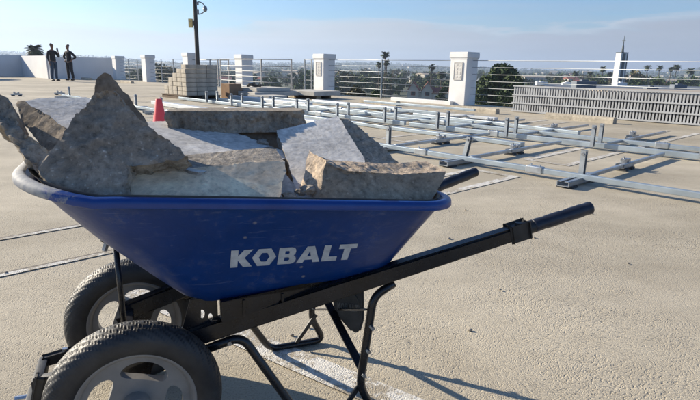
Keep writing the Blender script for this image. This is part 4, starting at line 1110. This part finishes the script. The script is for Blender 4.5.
man2 = man('man dressed all in black facing the camera with hands on hips', m2, R(-24), arms2, M['jacket'], M['trouser'], step=.13, hgt=1.0)
MB().box((-.02, -.135, 1.03), (.055, .006, .085), bev=.002).build('badge', M['badge'], man2)

# ---------------- parked car at the far left edge
cx, cy = -21.3, 27.6; t = thing('parked_car', 'dark parked car at the left edge in front of the shaded parapet wall', 'car', (cx, cy, 0), R(4))
b = MB(); prof = [(-2.25, .32), (-2.28, .72), (-2.15, .98), (-1.75, 1.06), (-1.2, 1.5), (-.9, 1.58), (.9, 1.60), (1.7, 1.45), (2.15, 1.02), (2.28, .9), (2.28, .34), (1.9, .26), (-1.9, .26)]
def side(y, k=1): return [b.bm.verts.new((x, y*(1 if z < 1.05 else 1-.22*(z-1.05)/.5), z)) for x, z in prof]
A_ = side(-.92); B_ = side(.92); n = len(prof)
for i in range(n): b.bm.faces.new((A_[i], A_[(i+1) % n], B_[(i+1) % n], B_[i]))
b.bm.faces.new(A_[::-1]); b.bm.faces.new(B_); bmesh.ops.bevel(b.bm, geom=list(b.bm.edges), offset=.05, segments=3, affect='EDGES')
body = b.build('body', M['car'], t, smooth=True)
for s_ in (-1, 1):
    for xa, xb in ((-1.15, -.1), (.0, .95), (1.03, 1.6)):
        b = MB(); b.prism([(xa, s_*.895, 1.1), (xb, s_*.895, 1.1), (xb-.02, s_*.80, 1.5), (max(xa, -.85), s_*.80, 1.5)], (0, s_*.012, 0)); b.build('side_window', M['glass'], t)
b = MB(); b.prism([(-1.76, -.78, 1.10), (-1.76, .78, 1.10), (-1.25, .66, 1.5), (-1.25, -.66, 1.5)], (-.02, 0, .02)); b.build('windscreen', M['glass'], t)
b = MB(); b.prism([(1.83, -.68, 1.38), (1.83, .68, 1.38), (2.17, .76, 1.06), (2.17, -.76, 1.06)], (.02, 0, .02)); b.build('rear_window', M['glass'], t)
for s_ in (-1, 1):
    b = MB(); b.box((2.27, s_*.75, .95), (.05, .2, .22), bev=.02); b.build('tail_light', M['redlamp'], t)
    b = MB(); b.box((-2.25, s_*.7, .78), (.06, .3, .14), bev=.02); b.build('headlight', M['glass'], t)
    for x in (-1.4, 1.42):
        w_ = MB().lathe([(.2, -.11), (.31, -.11), (.335, -.08), (.335, .08), (.31, .11), (.2, .11)], (x, s_*.86, .335), 'y', 32).build('wheel', M['tyre'], t, smooth=True)
        MB().lathe([(0, -.1), (.05, -.105), (.2, -.09), (.205, 0), (.2, .09), (.05, .105), (0, .1)], (x, s_*.86, .335), 'y', 20).build('rim', M['bolt'], w_)

# ================================================================== BEYOND THE ROOF
house_at = lambda u, Y: (at(u, 90, Y).x, Y)
# church tower
Y = 150; p_ = at(617.5, 88, Y); tx = p_.x; base = gz(tx, Y); top = at(617, 53, Y).z
t = thing('church_tower', 'tall white tower with dark louvred stripe and thin spire', 'tower', (tx, Y, base), R(-56)); h = top-base
b = MB(); b.prism([(-.75, -1.7, 0), (.75, -1.7, 0), (.75, 1.7, 0), (-.75, 1.7, 0)], (0, 0, h))
for v in b.bm.verts:
    if v.co.z < .1: v.co.x *= 1.12; v.co.y *= 1.12
b.build('shaft', M['white'], t)
b = MB(); b.box((.80, -.35, h*.5), (.22, 1.15, h*.985)); b.box((.80, 1.3, h*.5), (.22, .25, h*.985)); b.build('louvre_stripe', M['tower_dark'], t)
b = MB(); b.box((0, 0, h+.1), (1.6, 3.5, .2)); b.build('cornice', M['tower_dark'], t)
b = MB(); b.tube([(0, 0, h), (0, 0, h+2.0)], [.4, .22], 8); b.tube([(0, 0, h+1.6), (0, 0, h+4.6)], [.16, .05], 8); b.box((0, 0, h+3.2), (.9, .12, .12)); b.build('spire', M['tower_dark'], t)
# flat-roofed buildings right
Y0, Y1 = 56, 88
t = thing('flat_roofed_building', 'long building with dark blue-grey flat roof beyond the slatted screen', 'building', (0, 0, 0))
xa, xb = at(537, 90, Y0).x, 110
b = MB(); b.prism([(xa, Y0, -11.5), (xb, Y0-3, -11.5), (xb, Y1, -11.5), (at(552, 90, Y1).x, Y1, -11.5)], (0, 0, 10.3)); b.build('wall', M['house'], t)
b = MB(); b.prism([(xa-.3, Y0-.3, -1.2), (xb, Y0-3.3, -1.2), (xb, Y1+.3, -1.2), (at(552, 90, Y1).x-.3, Y1+.3, -1.2)], (0, 0, .35)); rf = b.build('roof', M['roof_grey'], t)
rnd = random.Random(8)
for k in range(9):
    x = rnd.uniform(xa+4, xa+45); y = rnd.uniform(Y0+3, Y1-5); b = MB(); s_ = rnd.uniform(.6, 1.6); b.box((x, y, -.85+s_*.25), (s_*1.5, s_, s_*.5), bev=.04); b.box((x, y, -.85+s_*.55), (s_*.5, s_*.5, s_*.14)); b.build('roof_unit', M['roof_grey' if k % 2 else 'white'], rf)
t = thing('flat_roofed_building', 'lower building with tan flat roof just beyond the slatted screen at right', 'building', (0, 0, 0))
xa = at(612, 92, 38).x
b = MB(); b.prism([(xa, 38, -11.5), (70, 34, -11.5), (70, 47, -11.5), (xa+2, 47, -11.5)], (0, 0, 11.0)); b.build('wall', M['house'], t)
b = MB(); b.prism([(xa-.2, 37.8, -.5), (70, 33.8, -.5), (70, 47.2, -.5), (xa+1.8, 47.2, -.5)], (0, 0, .16)); b.build('roof', M['roof_tan'], t)
# town house with two gables
Y = 165; px_ = at(413, 95, Y).x; gz_ = gz(px_, Y)
t = thing('gabled_townhouse', 'cream townhouse with two steep gables and red roofs between the plaque pillars', 'house', (px_, Y, gz_), R(-8))
H_ = -2.9-gz_
for gx in (0, 4.3):
    b = MB(); b.prism([(gx-1.7, 0, 0), (gx+1.7, 0, 0), (gx+1.7, 0, H_-2.2), (gx, 0, H_), (gx-1.7, 0, H_-2.2)], (0, 7, 0)); b.build('gable_wall', M['house'], t)
    b = MB()
    b.prism([(gx, -.3, H_+.02), (gx, -.3, H_+.32), (gx-2.1, -.3, H_-2.5), (gx-2.1, -.3, H_-2.75)], (0, 7.6, 0)); b.prism([(gx, -.3, H_+.02), (gx+2.1, -.3, H_-2.75), (gx+2.1, -.3, H_-2.5), (gx, -.3, H_+.32)], (0, 7.6, 0))
    b.build('roof', M['roof_red'], t)
    for z in (H_-3.2, H_-5.4):
        f = MB().box((gx, -.05, z), (1.3, .1, 1.2)).build('window', M['roof_red'], t); MB().box((gx, -.12, z), (1.0, .06, .95)).build('pane', M['winglass'], f)
b = MB(); b.box((9.0, 4, (H_-3)/2), (6.6, 8, H_-3)); b.box((2.1, 3, (H_-2.9)/2), (2, 5, H_-2.9)); b.build('wing', M['house'], t)
b = MB(); b.prism([(5.6, -.4, H_-3), (5.6, 8.4, H_-3), (5.6, 4, H_-1.3)], (7, 0, 0)); b.build('roof', M['roof_red'], t)
for k in range(3):
    f = MB().box((6.9+k*2.1, -.05, H_-4.2), (1.0, .1, 1.2)).build('window', M['white'], t); MB().box((6.9+k*2.1, -.12, H_-4.2), (.8, .06, 1.0)).build('pane', M['winglass'], f)
# scattered town: each house a thing
def clear(u, Y): return True
protos = [house((0, 0, -500), 0, 11, 9, 5.5, M['roof_red'], 'x', 2, 4), house((0, 0, -500), 0, 14, 9, 4, M['roof_grey'], 'x', 1, 5), house((0, 0, -500), 0, 18, 11, 8, M['roof_tan'], 'x', 3, 6, roof=1.0)]
rnd = random.Random(21); HL = ['small red-roofed house in the distant town', 'small grey-roofed house in the distant town', 'larger tan-roofed block in the distant town']
used = set()
for i in range(66):
    u = rnd.uniform(100, 760); Y = 360*(1300/360)**rnd.random(); p_ = at(u, 90, Y); k = i % 3
    z = gz(p_.x, Y); a = rnd.uniform(-.6, .6)
    if k not in used:
        o = protos[k]; o.location = (p_.x, Y, z); o.rotation_euler.z = a; used.add(k)
    else: o = dup(protos[k], (p_.x, Y, z), a)
    o['label'] = HL[k]; o['group'] = HL[k].replace('house in', 'houses in').replace('block in', 'blocks in')
# foreground trees below the deck
tree_at(505, 58.5, 78, 50, 1, M['leaf_dark'], 'large dense dark green tree right of the nearest pillar', nclump=75, nleaf=330, size=.45, low=.15)
tree_at(356, 77, 60, 34, 2, M['leaf_dry'], 'rounded olive tree just right of the second plaque pillar', nclump=36, nleaf=130, size=.34)
tree_at(377, 84, 66, 26, 3, M['leaf'], 'mid green tree under the twin tall palms', nclump=30, nleaf=110, size=.34)
tree_at(342, 86, 50, 12, 4, M['leaf'], 'small bright green bush touching the second plaque pillar', nclump=20, nleaf=90, size=.25)
tree_at(398, 92, 50, 22, 5, M['leaf'], 'low green tree in front of the gabled townhouse', nclump=26, nleaf=100, size=.28)
tree_at(421, 95, 46, 24, 6, M['leaf'], 'low green hedge-like tree below the gabled townhouse', nclump=26, nleaf=100, size=.28)
tree_at(444, 80, 120, 15, 13, M['leaf_dark'], 'dark tree beside the townhouse, left of the nearest pillar', nclump=26, nleaf=100, size=.5)
tree_at(508, 93, 40, 32, 7, M['leaf_dry'], 'olive brown tree between the nearest pillar and the slatted screen', nclump=40, nleaf=130, size=.25)
tree_at(530, 88, 62, 26, 14, M['leaf_dark'], 'dark tree behind the left end of the slatted screen', nclump=30, nleaf=120, size=.36)
tree_at(262, 80, 75, 30, 8, M['leaf_dark'], 'dark green tree behind the framed railing', nclump=30, nleaf=110, size=.38)
tree_at(288, 82, 70, 22, 9, M['leaf_dark'], 'dark green tree behind the right end of the framed railing', nclump=28, nleaf=110, size=.38)
tree_at(157, 57.5, 60, 13, 10, M['leaf_dark'], 'small dark tree rising behind the lone far pillar', nclump=22, nleaf=60, size=.28)
tree_at(226, 79, 90, 20, 11, M['leaf'], 'green tree behind the ladder-like railing', nclump=26, nleaf=100, size=.42)
tree_at(172, 78, 90, 18, 12, M['leaf_dark'], 'dark tree behind the rails left of the block pile', nclump=26, nleaf=100, size=.42)
for k, (u, v, w) in enumerate(((659, 78, 22), (680, 79, 20), (590, 81, 18), (603, 80, 12), (640, 81, 14))):
    tree_at(u, v, 230, w, 30+k, M['leaf_dark'], ['dark rounded tree below the right row of palms', 'dark tree at the right edge below the last palm', 'dark tree left of the white tower', 'small dark tree just left of the white tower', 'dark tree just right of the white tower'][k], nclump=20, nleaf=70, size=1.0)
# palms
def palm_at(u, v, Y, label, seed, L=1.9, fr=26, group=None, **k):
    p_ = at(u, v, Y); bz = gz(p_.x, Y); return palm(p_.z-bz, seed, label, (p_.x, Y, bz), fr, L, group, **k)
palm_at(34.5, 50.5, 100, 'palm tree rising over the shaded parapet wall at far left', 1, 1.75, 70, w=.13)
palm_at(385, 55, 200, 'taller of the twin palms between the plaque pillars', 2, 1.9, 40, w=.16)
palm_at(379.5, 64.5, 200, 'shorter palm standing at the left foot of the tallest palm', 3, 1.7, 36, w=.16)
palm_at(387, 62.5, 205, 'middle-height palm at the right of the tallest palm', 4, 1.7, 36, w=.16)
palm_at(431.5, 67, 205, 'single palm seen just left of the nearest pillar', 5, 1.8, 36, w=.16)
palm_at(441, 75, 180, 'low palm half hidden at the left side of the nearest pillar', 6, 1.8, 36, w=.16)
for k, (u, v, s_) in enumerate(((575.7, 73, 2.7), (590.5, 75, 2.9), (603, 69, 2.4), (610, 74, 2.2), (633.5, 72, 2.3), (648, 67.5, 2.6), (659.5, 68, 2.4), (671.5, 69, 2.2), (677, 67, 2.7), (691, 71, 3.0))):
    palm_at(u, v, 330, ['palm', 'bushy palm', 'slim palm', 'small palm', 'slim palm', 'tall palm', 'tall palm', 'slim palm', 'tall palm', 'broad palm'][k]+[' standing farthest left of the white tower', ' second from left, left of the white tower', ', the highest one left of the white tower', ' close to the left side of the white tower', ' just right of the white tower', ' leftmost of the row right of the tower', ' second of the row right of the tower', ' third of the row, left one of a close couple', ' fourth of the row, right one of a close couple', ' last of the row at the right edge'][k], 40+k, s_, 34, 'palms on the right skyline', w=.3)
# town trees: individual copies
tp = []
for k in range(5):
    tp.append(tree(9+k*.6, 4.2+.3*k, 60+k, [M['leaf_dark'], M['leaf'], M['leaf_dark'], M['leaf_dry'], M['leaf_dark']][k], nclump=12, nleaf=40, size=1.15, low=.12, name='town_tree', label='x', loc=(0, 0, -500)))
rnd = random.Random(3); TL = ['dark green tree in the town below the roof', 'mid green tree in the town below the roof', 'tall dark tree in the town below the roof', 'olive green tree in the town below the roof', 'broad dark tree in the town below the roof']; used = set()
for i in range(285):
    u = rnd.uniform(90, 740); Y = 190*(720/190)**rnd.random(); p_ = at(u, 90, Y); k = i % 5
    if 395 < u < 450 and Y < 165: Y += 60; p_ = at(u, 90, Y)
    s_ = rnd.uniform(.75, 1.25)
    if k not in used: o = tp[k]; o.location = (p_.x, Y, gz(p_.x, Y)-.4); used.add(k)
    else: o = dup(tp[k], (p_.x, Y, gz(p_.x, Y)-.4), rnd.uniform(0, 6), s_)
    o['label'] = TL[k]; o['group'] = TL[k].replace('tree in', 'trees in')
# woods covering the far slopes: nobody could count these
rnd = random.Random(77); b = MB()
for i in range(9000):
    a = R(rnd.uniform(-50, 50)); r = 600*(3250/600)**(rnd.random()**.75); x, y = r*math.sin(a), r*math.cos(a)
    if noise.noise(Vector((x/160, y/160, 1))) < -.12: continue
    z = terrain_z(x, y); s_ = rnd.uniform(4, 7.5)*(1+r/5000)
    for j in range(7):
        c = Vector((x+rnd.gauss(0, s_*.55), y+rnd.gauss(0, s_*.4), z+rnd.uniform(.1, .8)*s_*.85)); u_ = Vector((rnd.gauss(0, 1), rnd.gauss(0, 1), rnd.gauss(0, 1))).normalized(); v_ = u_.orthogonal().normalized(); w_ = u_.cross(v_); q = s_*rnd.uniform(.3, .6)
        b.bm.faces.new([b.bm.verts.new(c+v_*q*.6), b.bm.verts.new(c+w_*q*.5), b.bm.verts.new(c-v_*q*.6), b.bm.verts.new(c-w_*q*.5)])
o = b.build('far_woods', M['leaf_dark'], norm=False); o['kind'] = 'stuff'
rnd = random.Random(78); b = MB()
for i in range(160):
    a = R(rnd.uniform(-50, 50)); r = 1100*(3150/1100)**(rnd.random()**.8); x, y = r*math.sin(a), r*math.cos(a); z = terrain_z(x, y)
    s_ = rnd.uniform(6, 12); b.box((x, y, z+3), (s_, s_*.7, rnd.uniform(5, 9)), rz(rnd.uniform(0, 3)))
o = b.build('far_houses', M['house']); o['kind'] = 'stuff'

# haze: the air between here and the hills
b = MB(); b.box((0, 500, 30), (9000, 8600, 190)); hz = b.build('haze', None or M['white']); hz['kind'] = 'stuff'; hz.data.materials.clear()
hm = bpy.data.materials.new('haze_air'); hm.use_nodes = True; nt = hm.node_tree; nt.nodes.clear()
pv = nt.nodes.new('ShaderNodeVolumePrincipled'); ou = nt.nodes.new('ShaderNodeOutputMaterial'); nt.links.new(pv.outputs[0], ou.inputs['Volume'])
pv.inputs['Color'].default_value = (.62, .77, 1, 1); pv.inputs['Density'].default_value = .00030; pv.inputs['Anisotropy'].default_value = .3
hz.data.materials.append(hm)

# ================================================================== SKY, SUN, CAMERA
SUN_EL, SUN_AZ = R(22.5), R(155)              # azimuth of the sun measured from +X, counter-clockwise
sd = Vector((math.cos(SUN_EL)*math.cos(SUN_AZ), math.cos(SUN_EL)*math.sin(SUN_AZ), math.sin(SUN_EL)))
W = bpy.data.worlds.new('World'); S.world = W; W.use_nodes = True; nt = W.node_tree; bg = nt.nodes['Background']
sky = N(nt, 'ShaderNodeTexSky'); sky.sky_type = 'NISHITA'; sky.sun_disc = False; sky.sun_elevation = SUN_EL; sky.sun_rotation = math.atan2(sd.x, sd.y); sky.altitude = 60; sky.air_density = 1.0; sky.dust_density = .7; sky.ozone_density = 2.5
tc = N(nt, 'ShaderNodeTexCoord'); sp = N(nt, 'ShaderNodeSeparateXYZ'); nt.links.new(tc.outputs['Generated'], sp.inputs[0])
mp = N(nt, 'ShaderNodeVectorMath', operation='MULTIPLY'); nt.links.new(tc.outputs['Generated'], mp.inputs[0]); mp.inputs[1].default_value = (1, 1, 7)
n1 = noi(nt, mp.outputs[0], 3.0, 7, .55, .3); mp2 = N(nt, 'ShaderNodeVectorMath', operation='MULTIPLY'); nt.links.new(tc.outputs['Generated'], mp2.inputs[0]); mp2.inputs[1].default_value = (1, 1, 16)
n2 = noi(nt, mp2.outputs[0], 2.2, 7, .6, .4)
el = sp.outputs[2]
topz = math_(nt, 'MULTIPLY_ADD', sp.outputs[0], .025, math_(nt, 'MULTIPLY_ADD', n1, .13, .006))       # bank stands higher to the right
edge = math_(nt, 'SUBTRACT', topz, el)
mask = ramp(nt, math_(nt, 'MULTIPLY_ADD', edge, 48, .30), [(0, (0,)*3), (1, (1,)*3)])
streak = math_(nt, 'MULTIPLY', ramp(nt, n2, [(.42, (0,)*3), (.7, (1,)*3)]), ramp(nt, el, [(.0, (1,)*3), (.10, (.55,)*3), (.22, (.0,)*3)]))
# sun-side brightening
dt = N(nt, 'ShaderNodeVectorMath', operation='DOT_PRODUCT'); nt.links.new(tc.outputs['Generated'], dt.inputs[0]); dt.inputs[1].default_value = tuple(sd)
ss = ramp(nt, dt.outputs['Value'], [(.1, (0,)*3), (.75, (1,)*3)])
cloud = mixc(nt, ss, (3.05, 3.28, 3.85), (5.4, 5.7, 5.9))
cloud = mixc(nt, 1.0, cloud, ramp(nt, n2, [(.3, (.90,)*3), (.7, (1.08,)*3)]), 'MULTIPLY')
skt = mixc(nt, 1.0, sky.outputs[0], (.66, .85, 1.08), 'MULTIPLY')
c = mixc(nt, math_(nt, 'MULTIPLY', streak, .7), skt, cloud)
fr = ramp(nt, math_(nt, 'MULTIPLY_ADD', edge, 30, .5), [(.30, (0,)*3), (.50, (1,)*3), (.85, (0,)*3)])
puff = math_(nt, 'MULTIPLY', fr, ramp(nt, n2, [(.38, (0,)*3), (.62, (.65,)*3)]))
c = mixc(nt, math_(nt, 'MULTIPLY', mask, .88), c, cloud)
c = mixc(nt, puff, c, (4.9, 5.1, 5.5))
nt.links.new(c, bg.inputs['Color']); bg.inputs['Strength'].default_value = .078
sl = bpy.data.lights.new('sun', 'SUN'); sl.energy = 5.0; sl.angle = R(.55); sl.color = (1, .89, .72); so = bpy.data.objects.new('sun', sl); COL.objects.link(so); so.rotation_euler = (-sd).to_track_quat('-Z', 'Y').to_euler()
cam = bpy.data.cameras.new('camera'); co_ = bpy.data.objects.new('camera', cam); COL.objects.link(co_)
cam.sensor_width = 36; cam.lens = CAM_F/700*36; cam.clip_start = .02; cam.clip_end = 12000
mx = Matrix((CR, CU, -_fw)).transposed().to_4x4(); mx.translation = CAM; co_.matrix_world = mx
S.camera = co_
S.view_settings.view_transform = 'Standard'; S.view_settings.look = 'None'; S.view_settings.exposure = .92; S.view_settings.gamma = 1
S.render.engine = 'CYCLES'
